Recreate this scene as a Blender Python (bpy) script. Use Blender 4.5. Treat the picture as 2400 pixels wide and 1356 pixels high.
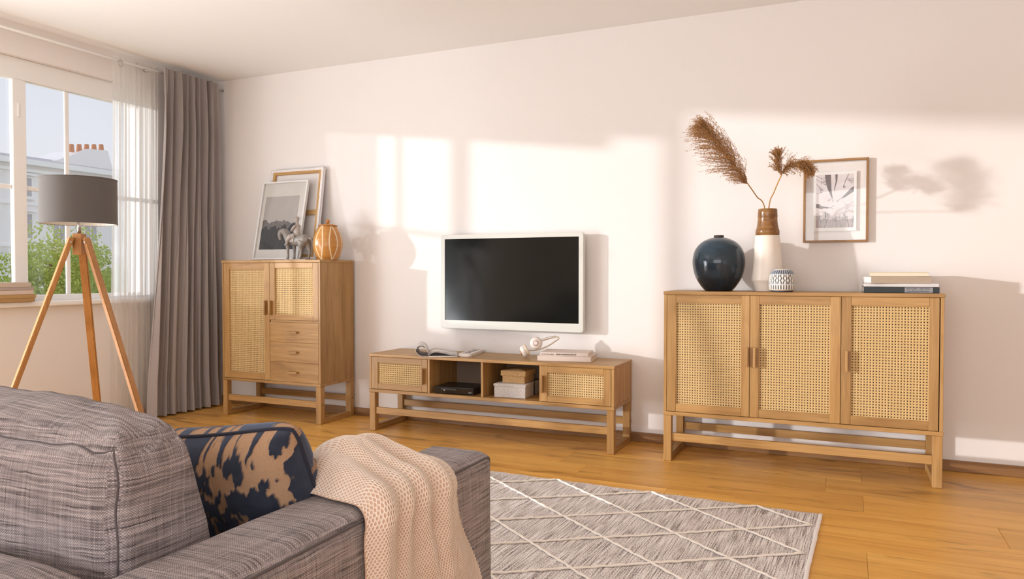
import bpy, bmesh, math, random
from mathutils import Vector, Matrix, noise

# ------------------------------------------------------------------ scene reset
for o in list(bpy.data.objects):
    bpy.data.objects.remove(o)
scn = bpy.context.scene
col = scn.collection
random.seed(7)

# ------------------------------------------------------------------ camera
F_PX = 1749.0
YAW = math.atan2(785, F_PX)
PITCH = -math.atan2(38, F_PX)
cam_d = bpy.data.cameras.new('camera')
cam_d.sensor_width = 36.0
cam_d.lens = 36.0 * F_PX / 2400.0
cam_d.clip_start = 0.02
cam_d.clip_end = 300
cam = bpy.data.objects.new('camera', cam_d)
cam.location = (0, 0, 1.0)
cam.rotation_euler = (math.pi / 2 + PITCH, 0, YAW)
col.objects.link(cam)
scn.camera = cam

# ------------------------------------------------------------------ world, sun, added fill lamps
SUN_DIR = Vector((1.50, 1.0, -0.19)).normalized()
SUN_STRENGTH = 2.4
SKY_STRENGTH = 1.08
FILL_POWER = 104.0
UPLIGHT_POWER = 185.0
EXPOSURE = -0.10

w = bpy.data.worlds.new('sky'); scn.world = w; w.use_nodes = True
nt = w.node_tree; nt.nodes.clear()
wo = nt.nodes.new('ShaderNodeOutputWorld'); bg = nt.nodes.new('ShaderNodeBackground')
tc = nt.nodes.new('ShaderNodeTexCoord'); sx = nt.nodes.new('ShaderNodeSeparateXYZ')
rp = nt.nodes.new('ShaderNodeValToRGB')
rp.color_ramp.elements[0].position = 0.0; rp.color_ramp.elements[0].color = (0.86, 0.86, 0.90, 1)
rp.color_ramp.elements[1].position = 0.5; rp.color_ramp.elements[1].color = (0.62, 0.71, 0.86, 1)
nt.links.new(tc.outputs['Generated'], sx.inputs[0]); nt.links.new(sx.outputs['Z'], rp.inputs[0])
nt.links.new(rp.outputs[0], bg.inputs[0]); bg.inputs[1].default_value = SKY_STRENGTH
nt.links.new(bg.outputs[0], wo.inputs[0])

sd = bpy.data.lights.new('sun', 'SUN'); sd.energy = SUN_STRENGTH; sd.angle = math.radians(1.3)
sd.color = (1.0, 0.985, 0.97)
so = bpy.data.objects.new('sun', sd); so.rotation_euler = SUN_DIR.to_track_quat('-Z', 'Y').to_euler()
so.location = (-20, -14, 6); col.objects.link(so)

def area(name, loc, target, sx_, sy_, power, color):
    d = bpy.data.lights.new(name, 'AREA'); d.shape = 'RECTANGLE'; d.size = sx_; d.size_y = sy_
    d.energy = power; d.color = color
    o = bpy.data.objects.new(name, d); o.location = loc
    o.rotation_euler = (Vector(target) - Vector(loc)).to_track_quat('-Z', 'Z').to_euler()
    col.objects.link(o); return o
# added fill lamps: one behind the camera, one uplight for the ceiling
area('fill_rear', (-0.2, -2.95, 1.35), (0.0, 0.6, 2.0), 4.0, 1.7, FILL_POWER, (1.0, 0.97, 0.945))
area('fill_uplight', (-5.0, 0.6, 0.75), (-3.2, 0.8, 2.3), 2.2, 1.4, UPLIGHT_POWER, (0.93, 0.965, 1.0))

scn.view_settings.view_transform = 'Standard'
scn.view_settings.look = 'None'
scn.view_settings.exposure = EXPOSURE
scn.view_settings.gamma = 1.0
scn.view_settings.use_curve_mapping = False

# ------------------------------------------------------------------ material helpers
def new_mat(name):
    m = bpy.data.materials.new(name); m.use_nodes = True
    n = m.node_tree; b = n.nodes['Principled BSDF']
    return m, n, b

def N(n, t, **kw):
    x = n.nodes.new(t)
    for k, v in kw.items():
        setattr(x, k, v)
    return x

def plain(name, c, rough=0.5, metal=0.0, noise_amt=0.04, scale=20, bump=0.0, coat=0.0, spec=None):
    m, n, b = new_mat(name)
    tcn = N(n, 'ShaderNodeTexCoord'); nz = N(n, 'ShaderNodeTexNoise'); nz.inputs['Scale'].default_value = scale
    nz.inputs['Detail'].default_value = 4
    n.links.new(tcn.outputs['Object'], nz.inputs['Vector'])
    mx = N(n, 'ShaderNodeMix', data_type='RGBA')
    mx.inputs['A'].default_value = (*[max(0, x * (1 - noise_amt)) for x in c], 1)
    mx.inputs['B'].default_value = (*[min(1, x * (1 + noise_amt)) for x in c], 1)
    n.links.new(nz.outputs['Fac'], mx.inputs['Factor']); n.links.new(mx.outputs['Result'], b.inputs['Base Color'])
    b.inputs['Roughness'].default_value = rough; b.inputs['Metallic'].default_value = metal
    b.inputs['Coat Weight'].default_value = coat
    if spec is not None: b.inputs['Specular IOR Level'].default_value = spec
    if bump:
        bp = N(n, 'ShaderNodeBump'); bp.inputs['Strength'].default_value = bump; bp.inputs['Distance'].default_value = 0.002
        n.links.new(nz.outputs['Fac'], bp.inputs['Height']); n.links.new(bp.outputs['Normal'], b.inputs['Normal'])
    return m

def wood(name, axis, dark, mid, light, rough=0.45, scale=1.0, knots=0.0, var=0.18):
    m, n, b = new_mat(name)
    tcn = N(n, 'ShaderNodeTexCoord'); oi = N(n, 'ShaderNodeObjectInfo')
    ml = N(n, 'ShaderNodeMath', operation='MULTIPLY'); ml.inputs[1].default_value = 37.0
    n.links.new(oi.outputs['Random'], ml.inputs[0])
    ad = N(n, 'ShaderNodeVectorMath', operation='ADD')
    n.links.new(tcn.outputs['Object'], ad.inputs[0]); n.links.new(ml.outputs[0], ad.inputs[1])
    mp = N(n, 'ShaderNodeMapping')
    s = [22.0 * scale] * 3; s['XYZ'.index(axis)] = 1.6 * scale
    mp.inputs['Scale'].default_value = s
    n.links.new(ad.outputs[0], mp.inputs['Vector'])
    n1 = N(n, 'ShaderNodeTexNoise'); n1.inputs['Scale'].default_value = 1.0; n1.inputs['Detail'].default_value = 6
    n1.inputs['Roughness'].default_value = 0.62; n1.inputs['Distortion'].default_value = 0.6
    n.links.new(mp.outputs[0], n1.inputs['Vector'])
    mp2 = N(n, 'ShaderNodeMapping'); s2 = [160.0 * scale] * 3; s2['XYZ'.index(axis)] = 5.0 * scale
    mp2.inputs['Scale'].default_value = s2; n.links.new(ad.outputs[0], mp2.inputs['Vector'])
    n2 = N(n, 'ShaderNodeTexNoise'); n2.inputs['Scale'].default_value = 1.0; n2.inputs['Detail'].default_value = 3
    n.links.new(mp2.outputs[0], n2.inputs['Vector'])
    mixf = N(n, 'ShaderNodeMath', operation='MULTIPLY_ADD'); mixf.inputs[1].default_value = 0.35
    n.links.new(n2.outputs['Fac'], mixf.inputs[0])
    sc = N(n, 'ShaderNodeMath', operation='MULTIPLY'); sc.inputs[1].default_value = 0.75
    n.links.new(n1.outputs['Fac'], sc.inputs[0]); n.links.new(sc.outputs[0], mixf.inputs[2])
    rpn = N(n, 'ShaderNodeValToRGB'); e = rpn.color_ramp.elements
    e[0].position = 0.36; e[0].color = (*dark, 1); e[1].position = 0.72; e[1].color = (*light, 1)
    x = e.new(0.54); x.color = (*mid, 1)
    n.links.new(mixf.outputs[0], rpn.inputs[0])
    out = rpn.outputs[0]
    if knots:
        mp3 = N(n, 'ShaderNodeMapping'); s3 = [7.5] * 3; s3['XYZ'.index(axis)] = 2.0
        mp3.inputs['Scale'].default_value = s3; n.links.new(ad.outputs[0], mp3.inputs['Vector'])
        n3 = N(n, 'ShaderNodeTexNoise'); n3.inputs['Scale'].default_value = 1.0; n3.inputs['Detail'].default_value = 5
        n3.inputs['Distortion'].default_value = 1.4; n.links.new(mp3.outputs[0], n3.inputs['Vector'])
        r3 = N(n, 'ShaderNodeValToRGB'); r3.color_ramp.elements[0].position = 0.57; r3.color_ramp.elements[1].position = 0.72
        n.links.new(n3.outputs['Fac'], r3.inputs[0])
        kf = N(n, 'ShaderNodeMath', operation='MULTIPLY'); kf.inputs[1].default_value = knots
        n.links.new(r3.outputs[0], kf.inputs[0])
        mk = N(n, 'ShaderNodeMix', data_type='RGBA'); mk.inputs['B'].default_value = (dark[0] * .42, dark[1] * .38, dark[2] * .4, 1)
        n.links.new(kf.outputs[0], mk.inputs['Factor']); n.links.new(out, mk.inputs['A']); out = mk.outputs['Result']
    hs = N(n, 'ShaderNodeHueSaturation')
    mr = N(n, 'ShaderNodeMapRange'); mr.inputs['To Min'].default_value = 1 - var; mr.inputs['To Max'].default_value = 1 + var * .6
    n.links.new(oi.outputs['Random'], mr.inputs[0]); n.links.new(mr.outputs[0], hs.inputs['Value'])
    n.links.new(out, hs.inputs['Color']); n.links.new(hs.outputs[0], b.inputs['Base Color'])
    b.inputs['Roughness'].default_value = rough
    bp = N(n, 'ShaderNodeBump'); bp.inputs['Strength'].default_value = 0.12; bp.inputs['Distance'].default_value = 0.001
    n.links.new(n2.outputs['Fac'], bp.inputs['Height']); n.links.new(bp.outputs[0], b.inputs['Normal'])
    return m

OAK_D, OAK_M, OAK_L = (0.31, 0.155, 0.046), (0.43, 0.238, 0.078), (0.53, 0.312, 0.122)
oak = {a: wood('oak_grain_' + a.lower(), a, OAK_D, OAK_M, OAK_L, 0.42, 1.0, 0.25, .10) for a in 'XYZ'}
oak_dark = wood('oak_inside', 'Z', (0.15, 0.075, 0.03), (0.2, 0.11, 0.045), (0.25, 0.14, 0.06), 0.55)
plank_m = wood('floor_oak', 'X', (0.57, 0.255, 0.048), (0.78, 0.405, 0.088), (0.88, 0.51, 0.135), 0.34, 0.62, 0.65, .16)
skirt_m = wood('skirting_oak', 'X', (0.20, 0.095, 0.035), (0.29, 0.145, 0.055), (0.36, 0.19, 0.08), 0.45)
skirt_y = wood('skirting_oak_y', 'Y', (0.20, 0.095, 0.035), (0.29, 0.145, 0.055), (0.36, 0.19, 0.08), 0.45)
lamp_wood = wood('lamp_oak', 'Z', (0.33, 0.135, 0.03), (0.44, 0.19, 0.05), (0.52, 0.25, 0.075), 0.42)
frame_wood_x = wood('frame_oak_x', 'X', (0.27, 0.12, 0.03), (0.38, 0.19, 0.055), (0.48, 0.26, 0.09), 0.4)
frame_wood_z = wood('frame_oak_z', 'Z', (0.27, 0.12, 0.03), (0.38, 0.19, 0.055), (0.48, 0.26, 0.09), 0.4)
pine_x = wood('pine_x', 'X', (0.42, 0.22, 0.07), (0.55, 0.32, 0.12), (0.62, 0.40, 0.18), 0.6)
pine_z = wood('pine_z', 'Z', (0.42, 0.22, 0.07), (0.55, 0.32, 0.12), (0.62, 0.40, 0.18), 0.6)
vase_wood = wood('vase_bamboo', 'X', (0.12, 0.045, 0.012), (0.30, 0.135, 0.04), (0.46, 0.25, 0.09), 0.25, 1.6)

wall_m = plain('wall_paint', (0.85, 0.805, 0.785), 0.9, noise_amt=0.012, scale=3)
ceil_m = plain('ceiling_paint', (0.94, 0.925, 0.91), 0.9, noise_amt=0.01, scale=3)
white_paint = plain('white_gloss_paint', (0.88, 0.87, 0.86), 0.35, noise_amt=0.01)
hardboard = plain('hardboard', (0.33, 0.25, 0.19), 0.8)
dark_gap = plain('dark_metal', (0.05, 0.045, 0.04), 0.5)
steel = plain('brushed_steel', (0.55, 0.53, 0.51), 0.3, 1.0)
tv_white = plain('television_white_plastic', (0.68, 0.685, 0.64), 0.25, noise_amt=.01)
black_plastic = plain('black_plastic', (0.012, 0.012, 0.013), 0.35, noise_amt=.1)
paper_white = plain('paper_white', (0.84, 0.82, 0.80), 0.7)
paper_edge = plain('page_edges', (0.80, 0.74, 0.66), 0.8, bump=0.2, scale=200)
ink = plain('ink_black', (0.015, 0.014, 0.014), 0.6)
ink_grey = plain('ink_grey', (0.16, 0.13, 0.135), 0.7, noise_amt=.3, scale=60)
ink_soft = plain('ink_soft', (0.42, 0.35, 0.355), 0.7, noise_amt=.25, scale=60)

def mat_screen():
    m, n, b = new_mat('television_glass')
    nz = N(n, 'ShaderNodeTexNoise'); nz.inputs['Scale'].default_value = 3
    mr = N(n, 'ShaderNodeMapRange'); mr.inputs['To Min'].default_value = .10; mr.inputs['To Max'].default_value = .14
    n.links.new(nz.outputs['Fac'], mr.inputs[0]); n.links.new(mr.outputs[0], b.inputs['Roughness'])
    b.inputs['Base Color'].default_value = (0.006, 0.007, 0.006, 1)
    b.inputs['Specular IOR Level'].default_value = 0.35
    return m
screen_m = mat_screen()

def mat_pane(name, refl=0.06, tint=(1, 1, 1)):
    m = bpy.data.materials.new(name); m.use_nodes = True; n = m.node_tree; n.nodes.clear()
    o = N(n, 'ShaderNodeOutputMaterial'); t = N(n, 'ShaderNodeBsdfTransparent'); g = N(n, 'ShaderNodeBsdfGlossy')
    t.inputs[0].default_value = (*tint, 1); g.inputs['Roughness'].default_value = 0.02
    fr = N(n, 'ShaderNodeLayerWeight'); fr.inputs['Blend'].default_value = 0.5
    pw = N(n, 'ShaderNodeMath', operation='POWER'); pw.inputs[1].default_value = 4.5
    n.links.new(fr.outputs['Facing'], pw.inputs[0])
    ml = N(n, 'ShaderNodeMath', operation='MULTIPLY_ADD'); ml.inputs[1].default_value = 0.75; ml.inputs[2].default_value = refl
    ml.use_clamp = True
    n.links.new(pw.outputs[0], ml.inputs[0])
    mx = N(n, 'ShaderNodeMixShader'); n.links.new(ml.outputs[0], mx.inputs[0])
    n.links.new(t.outputs[0], mx.inputs[1]); n.links.new(g.outputs[0], mx.inputs[2]); n.links.new(mx.outputs[0], o.inputs[0])
    return m
pane_m = mat_pane('window_glass', 0.04)
frame_glass = mat_pane('picture_glass', 0.035)
frame_glass2 = mat_pane('picture_glass_leaning', 0.03)

def mat_cloth(name, c, transp=0.0, transl=0.0, rough=0.9, bump_scale=400):
    m = bpy.data.materials.new(name); m.use_nodes = True; n = m.node_tree
    b = n.nodes['Principled BSDF']; o = n.nodes['Material Output']
    tcn = N(n, 'ShaderNodeTexCoord'); nz = N(n, 'ShaderNodeTexNoise'); nz.inputs['Scale'].default_value = bump_scale
    mp = N(n, 'ShaderNodeMapping'); mp.inputs['Scale'].default_value = (1, 1, 0.25)
    n.links.new(tcn.outputs['Object'], mp.inputs[0]); n.links.new(mp.outputs[0], nz.inputs['Vector'])
    mx = N(n, 'ShaderNodeMix', data_type='RGBA')
    mx.inputs['A'].default_value = (*[x * .85 for x in c], 1); mx.inputs['B'].default_value = (*[min(1, x * 1.12) for x in c], 1)
    n.links.new(nz.outputs['Fac'], mx.inputs['Factor']); n.links.new(mx.outputs['Result'], b.inputs['Base Color'])
    b.inputs['Roughness'].default_value = rough; b.inputs['Sheen Weight'].default_value = 0.25
    b.inputs['Specular IOR Level'].default_value = 0.2
    out = b.outputs[0]
    if transl:
        t = N(n, 'ShaderNodeBsdfTranslucent'); t.inputs[0].default_value = (*c, 1)
        s = N(n, 'ShaderNodeMixShader'); s.inputs[0].default_value = transl
        n.links.new(out, s.inputs[1]); n.links.new(t.outputs[0], s.inputs[2]); out = s.outputs[0]
    if transp:
        t = N(n, 'ShaderNodeBsdfTransparent'); s = N(n, 'ShaderNodeMixShader'); s.inputs[0].default_value = transp
        n.links.new(out, s.inputs[1]); n.links.new(t.outputs[0], s.inputs[2]); out = s.outputs[0]
    n.links.new(out, o.inputs[0]); return m
drape_m = mat_cloth('drape_taupe', (0.41, 0.362, 0.348))
sheer_m = mat_cloth('sheer_voile', (0.95, 0.94, 0.92), 0.30, 0.9)
shade_m = mat_cloth('lampshade_grey', (0.15, 0.135, 0.125), 0, 0.12)
shade_in = plain('lampshade_lining', (0.75, 0.70, 0.62), 0.7)

def mat_weave(name, dark, light, pitch):
    """sofa fabric: thick basket weave with dark slubs, laid out in UV metres"""
    m, n, b = new_mat(name)
    uv = N(n, 'ShaderNodeUVMap'); sp = N(n, 'ShaderNodeSeparateXYZ')
    # slight waviness of the threads
    wn = N(n, 'ShaderNodeTexNoise'); wn.inputs['Scale'].default_value = 26; wn.inputs['Detail'].default_value = 2
    n.links.new(uv.outputs[0], wn.inputs['Vector'])
    wv = N(n, 'ShaderNodeVectorMath', operation='SCALE'); wv.inputs['Scale'].default_value = 0.006
    n.links.new(wn.outputs['Color'], wv.inputs[0])
    ad = N(n, 'ShaderNodeVectorMath', operation='ADD'); n.links.new(uv.outputs[0], ad.inputs[0]); n.links.new(wv.outputs[0], ad.inputs[1])
    n.links.new(ad.outputs[0], sp.inputs[0])
    def sine(sock, p):
        a = N(n, 'ShaderNodeMath', operation='MULTIPLY'); a.inputs[1].default_value = 2 * math.pi / p
        s = N(n, 'ShaderNodeMath', operation='SINE'); n.links.new(sock, a.inputs[0]); n.links.new(a.outputs[0], s.inputs[0]); return s.outputs[0]
    su, sv = sine(sp.outputs['X'], pitch), sine(sp.outputs['Y'], pitch)
    pr = N(n, 'ShaderNodeMath', operation='MULTIPLY'); n.links.new(su, pr.inputs[0]); n.links.new(sv, pr.inputs[1])
    h = N(n, 'ShaderNodeMapRange'); h.inputs['From Min'].default_value = -1; n.links.new(pr.outputs[0], h.inputs[0])
    def thread(along, across, fa, seedk):
        ix = N(n, 'ShaderNodeMath', operation='MULTIPLY'); ix.inputs[1].default_value = 2.0 / pitch; n.links.new(across, ix.inputs[0])
        fl = N(n, 'ShaderNodeMath', operation='FLOOR'); n.links.new(ix.outputs[0], fl.inputs[0])
        k7 = N(n, 'ShaderNodeMath', operation='MULTIPLY'); k7.inputs[1].default_value = 7.31; n.links.new(fl.outputs[0], k7.inputs[0])
        al = N(n, 'ShaderNodeMath', operation='MULTIPLY'); al.inputs[1].default_value = fa; n.links.new(along, al.inputs[0])
        cb = N(n, 'ShaderNodeCombineXYZ'); cb.inputs['Z'].default_value = seedk
        n.links.new(al.outputs[0], cb.inputs['X']); n.links.new(k7.outputs[0], cb.inputs['Y'])
        z = N(n, 'ShaderNodeTexNoise'); z.inputs['Scale'].default_value = 1; z.inputs['Detail'].default_value = 2
        n.links.new(cb.outputs[0], z.inputs['Vector']); return z.outputs['Fac']
    s1, s2 = thread(sp.outputs['X'], sp.outputs['Y'], 8, 1.0), thread(sp.outputs['Y'], sp.outputs['X'], 8, 9.0)
    mxs = N(n, 'ShaderNodeMath', operation='ADD'); n.links.new(s1, mxs.inputs[0])
    h2 = N(n, 'ShaderNodeMath', operation='MULTIPLY'); h2.inputs[1].default_value = .45
    n.links.new(s2, h2.inputs[0]); n.links.new(h2.outputs[0], mxs.inputs[1])
    sr = N(n, 'ShaderNodeMapRange'); sr.inputs['From Min'].default_value = .48; sr.inputs['From Max'].default_value = .92
    n.links.new(mxs.outputs[0], sr.inputs[0])
    f = N(n, 'ShaderNodeMath', operation='MULTIPLY'); n.links.new(sr.outputs[0], f.inputs[0])
    hb = N(n, 'ShaderNodeMapRange'); hb.inputs['To Min'].default_value = .25; n.links.new(h.outputs[0], hb.inputs[0])
    n.links.new(hb.outputs[0], f.inputs[1])
    mx = N(n, 'ShaderNodeMix', data_type='RGBA'); mx.inputs['A'].default_value = (*dark, 1); mx.inputs['B'].default_value = (*light, 1)
    n.links.new(f.outputs[0], mx.inputs['Factor']); n.links.new(mx.outputs['Result'], b.inputs['Base Color'])
    b.inputs['Roughness'].default_value = 0.9; b.inputs['Sheen Weight'].default_value = 0.15; b.inputs['Specular IOR Level'].default_value = .15
    bp = N(n, 'ShaderNodeBump'); bp.inputs['Strength'].default_value = 0.55; bp.inputs['Distance'].default_value = 0.0012
    n.links.new(h.outputs[0], bp.inputs['Height']); n.links.new(bp.outputs[0], b.inputs['Normal'])
    return m
sofa_m = mat_weave('sofa_weave', (0.075, 0.062, 0.068), (0.64, 0.56, 0.565), 0.0042)
piping_m = plain('sofa_piping', (0.10, 0.085, 0.09), 0.9, noise_amt=.3, scale=500, bump=.3)

def mat_cane():
    m, n, b = new_mat('cane_webbing')
    tcn = N(n, 'ShaderNodeTexCoord'); sp = N(n, 'ShaderNodeSeparateXYZ'); n.links.new(tcn.outputs['Object'], sp.inputs[0])
    hs = None
    for sgn in (1, -1):
        a = N(n, 'ShaderNodeMath', operation='MULTIPLY_ADD'); a.inputs[1].default_value = sgn
        n.links.new(sp.outputs['X'], a.inputs[0]); n.links.new(sp.outputs['Z'], a.inputs[2])
        q = N(n, 'ShaderNodeMath', operation='MULTIPLY'); q.inputs[1].default_value = 2 * math.pi / 0.0033
        s = N(n, 'ShaderNodeMath', operation='SINE'); n.links.new(a.outputs[0], q.inputs[0]); n.links.new(q.outputs[0], s.inputs[0])
        if hs is None: hs = s.outputs[0]
        else:
            mm = N(n, 'ShaderNodeMath', operation='MULTIPLY'); n.links.new(hs, mm.inputs[0]); n.links.new(s.outputs[0], mm.inputs[1]); hs = mm.outputs[0]
    mr = N(n, 'ShaderNodeMapRange'); mr.inputs['From Min'].default_value = -1; n.links.new(hs, mr.inputs[0])
    nz = N(n, 'ShaderNodeTexNoise'); nz.inputs['Scale'].default_value = 18; n.links.new(tcn.outputs['Object'], nz.inputs['Vector'])
    mx = N(n, 'ShaderNodeMix', data_type='RGBA'); mx.inputs['A'].default_value = (0.55, 0.35, 0.14, 1); mx.inputs['B'].default_value = (0.71, 0.505, 0.235, 1)
    av = N(n, 'ShaderNodeMath', operation='MULTIPLY_ADD'); av.inputs[1].default_value = .55
    n.links.new(mr.outputs[0], av.inputs[0])
    hz = N(n, 'ShaderNodeMath', operation='MULTIPLY'); hz.inputs[1].default_value = .45
    n.links.new(nz.outputs['Fac'], hz.inputs[0]); n.links.new(hz.outputs[0], av.inputs[2])
    n.links.new(av.outputs[0], mx.inputs['Factor']); n.links.new(mx.outputs['Result'], b.inputs['Base Color'])
    b.inputs['Roughness'].default_value = 0.5
    bp = N(n, 'ShaderNodeBump'); bp.inputs['Strength'].default_value = .3; bp.inputs['Distance'].default_value = .0006
    n.links.new(mr.outputs[0], bp.inputs['Height']); n.links.new(bp.outputs[0], b.inputs['Normal'])
    return m
cane_m = mat_cane()

# ------------------------------------------------------------------ object helpers
OFF = {}
def link(name, me, mat=None, parent=None, loc=(0, 0, 0)):
    """loc is in the thing's own space; sub-parts are shifted by their part's place"""
    o = bpy.data.objects.new(name, me)
    if mat is not None and me is not None and len(me.materials) == 0: me.materials.append(mat)
    col.objects.link(o)
    if parent is not None:
        o.parent = parent; off = OFF.get(parent, Vector((0, 0, 0)))
        o.location = Vector(loc) - off; OFF[o] = Vector(loc)
    else:
        o.location = loc
    return o

def thing(name, label, cat, loc=(0, 0, 0), rz=0.0, group=None):
    o = bpy.data.objects.new(name, None); o.empty_display_size = 0.05; col.objects.link(o)
    o.location = loc; o.rotation_euler = (0, 0, rz)
    o['label'] = label; o['category'] = cat
    if group: o['group'] = group
    return o

def tag(o, label, cat, group=None):
    o['label'] = label; o['category'] = cat
    if group: o['group'] = group
    return o

def structure(name, loc=(0, 0, 0), me=None, mat=None):
    o = link(name, me, mat, None, loc); o['kind'] = 'structure'; return o

def finish(bm, name, smooth=False, uvbox=False):
    me = bpy.data.meshes.new(name)
    bmesh.ops.recalc_face_normals(bm, faces=bm.faces)
    if uvbox:
        lay = bm.loops.layers.uv.verify()
        bm.normal_update()
        for f in bm.faces:
            nx, ny, nz_ = [abs(c) for c in f.normal]
            for l in f.loops:
                c = l.vert.co
                if nz_ >= nx and nz_ >= ny: l[lay].uv = (c.x, c.y)
                elif ny >= nx: l[lay].uv = (c.x, c.z)
                else: l[lay].uv = (c.y, c.z)
    if smooth:
        for f in bm.faces: f.smooth = True
    bm.to_mesh(me); bm.free(); return me

BOXC = {}
def box_mesh(sx_, sy_, sz_, bev, seg, mat):
    key = (round(sx_, 4), round(sy_, 4), round(sz_, 4), bev, seg, mat.name)
    if key in BOXC: return BOXC[key]
    bm = bmesh.new(); bmesh.ops.create_cube(bm, size=1)
    for v in bm.verts: v.co = Vector((v.co.x * sx_, v.co.y * sy_, v.co.z * sz_))
    if bev:
        bmesh.ops.bevel(bm, geom=list(bm.edges), offset=min(bev, .45 * min(sx_, sy_, sz_)), segments=seg, affect='EDGES', profile=.5)
    me = finish(bm, 'box'); me.materials.append(mat); BOXC[key] = me; return me

def box(name, a, b_, mat, parent=None, bev=0.0015, seg=1):
    """a box between two opposite corners, as its own object"""
    a, b_ = Vector(a), Vector(b_); s = b_ - a
    me = box_mesh(abs(s.x), abs(s.y), abs(s.z), bev, seg, mat)
    return link(name, me, mat, parent, (a + b_) / 2)

def add_box(bm, a, b_):
    r = bmesh.ops.create_cube(bm, size=1); a, b_ = Vector(a), Vector(b_); c = (a + b_) / 2; s = b_ - a
    for v in r['verts']: v.co = Vector((v.co.x * s.x, v.co.y * s.y, v.co.z * s.z)) + c
    return r['verts']

def tube(bm, pts, radii, seg=10, caps=True, squash=None):
    """swept tube through points with a radius per point"""
    pts = [Vector(p) for p in pts]; n = len(pts)
    if not hasattr(radii, '__len__'): radii = [radii] * n
    rings = []; up0 = None
    for i, p in enumerate(pts):
        d = (pts[min(i + 1, n - 1)] - pts[max(i - 1, 0)]).normalized()
        if up0 is None:
            up0 = Vector((0, 0, 1)) if abs(d.z) < .9 else Vector((1, 0, 0))
        sdv = d.cross(up0).normalized(); up = sdv.cross(d).normalized(); up0 = up
        ring = []
        for k in range(seg):
            t = 2 * math.pi * k / seg; a, b2 = math.cos(t), math.sin(t)
            if squash: b2 *= squash
            ring.append(bm.verts.new(p + (sdv * a + up * b2) * radii[i]))
        rings.append(ring)
    for i in range(n - 1):
        for k in range(seg):
            bm.faces.new((rings[i][k], rings[i][(k + 1) % seg], rings[i + 1][(k + 1) % seg], rings[i + 1][k]))
    if caps:
        bm.faces.new(rings[0][::-1]); bm.faces.new(rings[-1])
    return rings

def lathe(profile, seg=48):
    """closed or open (r, z) profile turned about z"""
    bm = bmesh.new(); rings = []
    for r, z in profile:
        if r < 1e-5: rings.append([bm.verts.new((0, 0, z))])
        else: rings.append([bm.verts.new((r * math.cos(2 * math.pi * k / seg), r * math.sin(2 * math.pi * k / seg), z)) for k in range(seg)])
    for a, b2 in zip(rings[:-1], rings[1:]):
        for k in range(seg):
            k2 = (k + 1) % seg
            if len(a) == 1 and len(b2) == 1: continue
            if len(a) == 1: bm.faces.new((a[0], b2[k], b2[k2]))
            elif len(b2) == 1: bm.faces.new((a[k], a[k2], b2[0]))
            else: bm.faces.new((a[k], a[k2], b2[k2], b2[k]))
    return bm

def smooth_profile(pts, n=6):
    """Catmull-Rom through profile points"""
    out = []
    P = [pts[0]] + list(pts) + [pts[-1]]
    for i in range(1, len(P) - 2):
        for k in range(n):
            t = k / n; r = []
            for c in range(len(pts[0])):
                p0, p1, p2, p3 = P[i - 1][c], P[i][c], P[i + 1][c], P[i + 2][c]
                r.append(.5 * (2 * p1 + (p2 - p0) * t + (2 * p0 - 5 * p1 + 4 * p2 - p3) * t * t + (3 * p1 - p0 - 3 * p2 + p3) * t ** 3))
            out.append(tuple(r))
    out.append(tuple(pts[-1])); return out

def prism(bm, poly, y0, y1):
    """polygon in (x, z) extruded from y0 to y1"""
    a = [bm.verts.new((x, y0, z)) for x, z in poly]; b2 = [bm.verts.new((x, y1, z)) for x, z in poly]
    n = len(poly); bm.faces.new(a); bm.faces.new(b2[::-1])
    for i in range(n): bm.faces.new((a[i], a[(i + 1) % n], b2[(i + 1) % n], b2[i]))

def text_mesh(s, size, thick=0.0004, spacing=1.0):
    c = bpy.data.curves.new('lettering', 'FONT'); c.body = s; c.size = size; c.extrude = thick; c.space_character = spacing
    c.align_x = 'LEFT'
    o = bpy.data.objects.new('lettering', c); col.objects.link(o)
    dg = bpy.context.evaluated_depsgraph_get(); me = bpy.data.meshes.new_from_object(o.evaluated_get(dg))
    bpy.data.objects.remove(o); return me

def baked(o):
    """replace an object's modifiers by their result"""
    dg = bpy.context.evaluated_depsgraph_get(); dg.update()
    me = bpy.data.meshes.new_from_object(o.evaluated_get(dg)); mats = [m for m in o.data.materials]
    o.modifiers.clear(); o.data = me
    if len(me.materials) == 0:
        for m in mats: me.materials.append(m)
    return o

# ================================================================== THE ROOM
XL, XR, WY, YB, CZ = -4.46, 2.60, 4.345, -2.60, 2.47
TH = 0.25
floor = structure('floor', (0, 0, 0))
bm = bmesh.new(); add_box(bm, (XL - TH, YB - TH, -0.10), (XR + TH, WY + TH, -0.016))
link('floor_base', finish(bm, 'floor_base'), hardboard, floor)
ROW = 0.25; PL = 1.30
rng = random.Random(3)
rows = []
y = WY + .095 - .25
known = {0: .073, 1: -.083, 2: .073, 3: .55, 4: -.45, 5: .073, 6: .40}
r = 0; ytop = 4.19
while ytop > YB - .05:
    y0, y1 = ytop - ROW, ytop
    jx = known.get(r, rng.uniform(-.6, .6))
    xs = [jx + PL * k for k in range(-5, 4)]
    for a in xs:
        x0, x1 = max(a, XL), min(a + PL, XR)
        if x1 - x0 < .05: continue
        box('plank', (x0 + .0004, y0 + .0004, -.016), (x1 - .0004, y1 - .0004, 0), plank_m, floor, .0009)
    ytop -= ROW; r += 1
for k in range(-5, 4):
    x0, x1 = max(.30 + PL * k, XL), min(.30 + PL * (k + 1), XR)
    if x1 - x0 > .05: box('plank', (x0 + .0004, 4.1904, -.016), (x1 - .0004, WY, 0), plank_m, floor, .0009)

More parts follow.
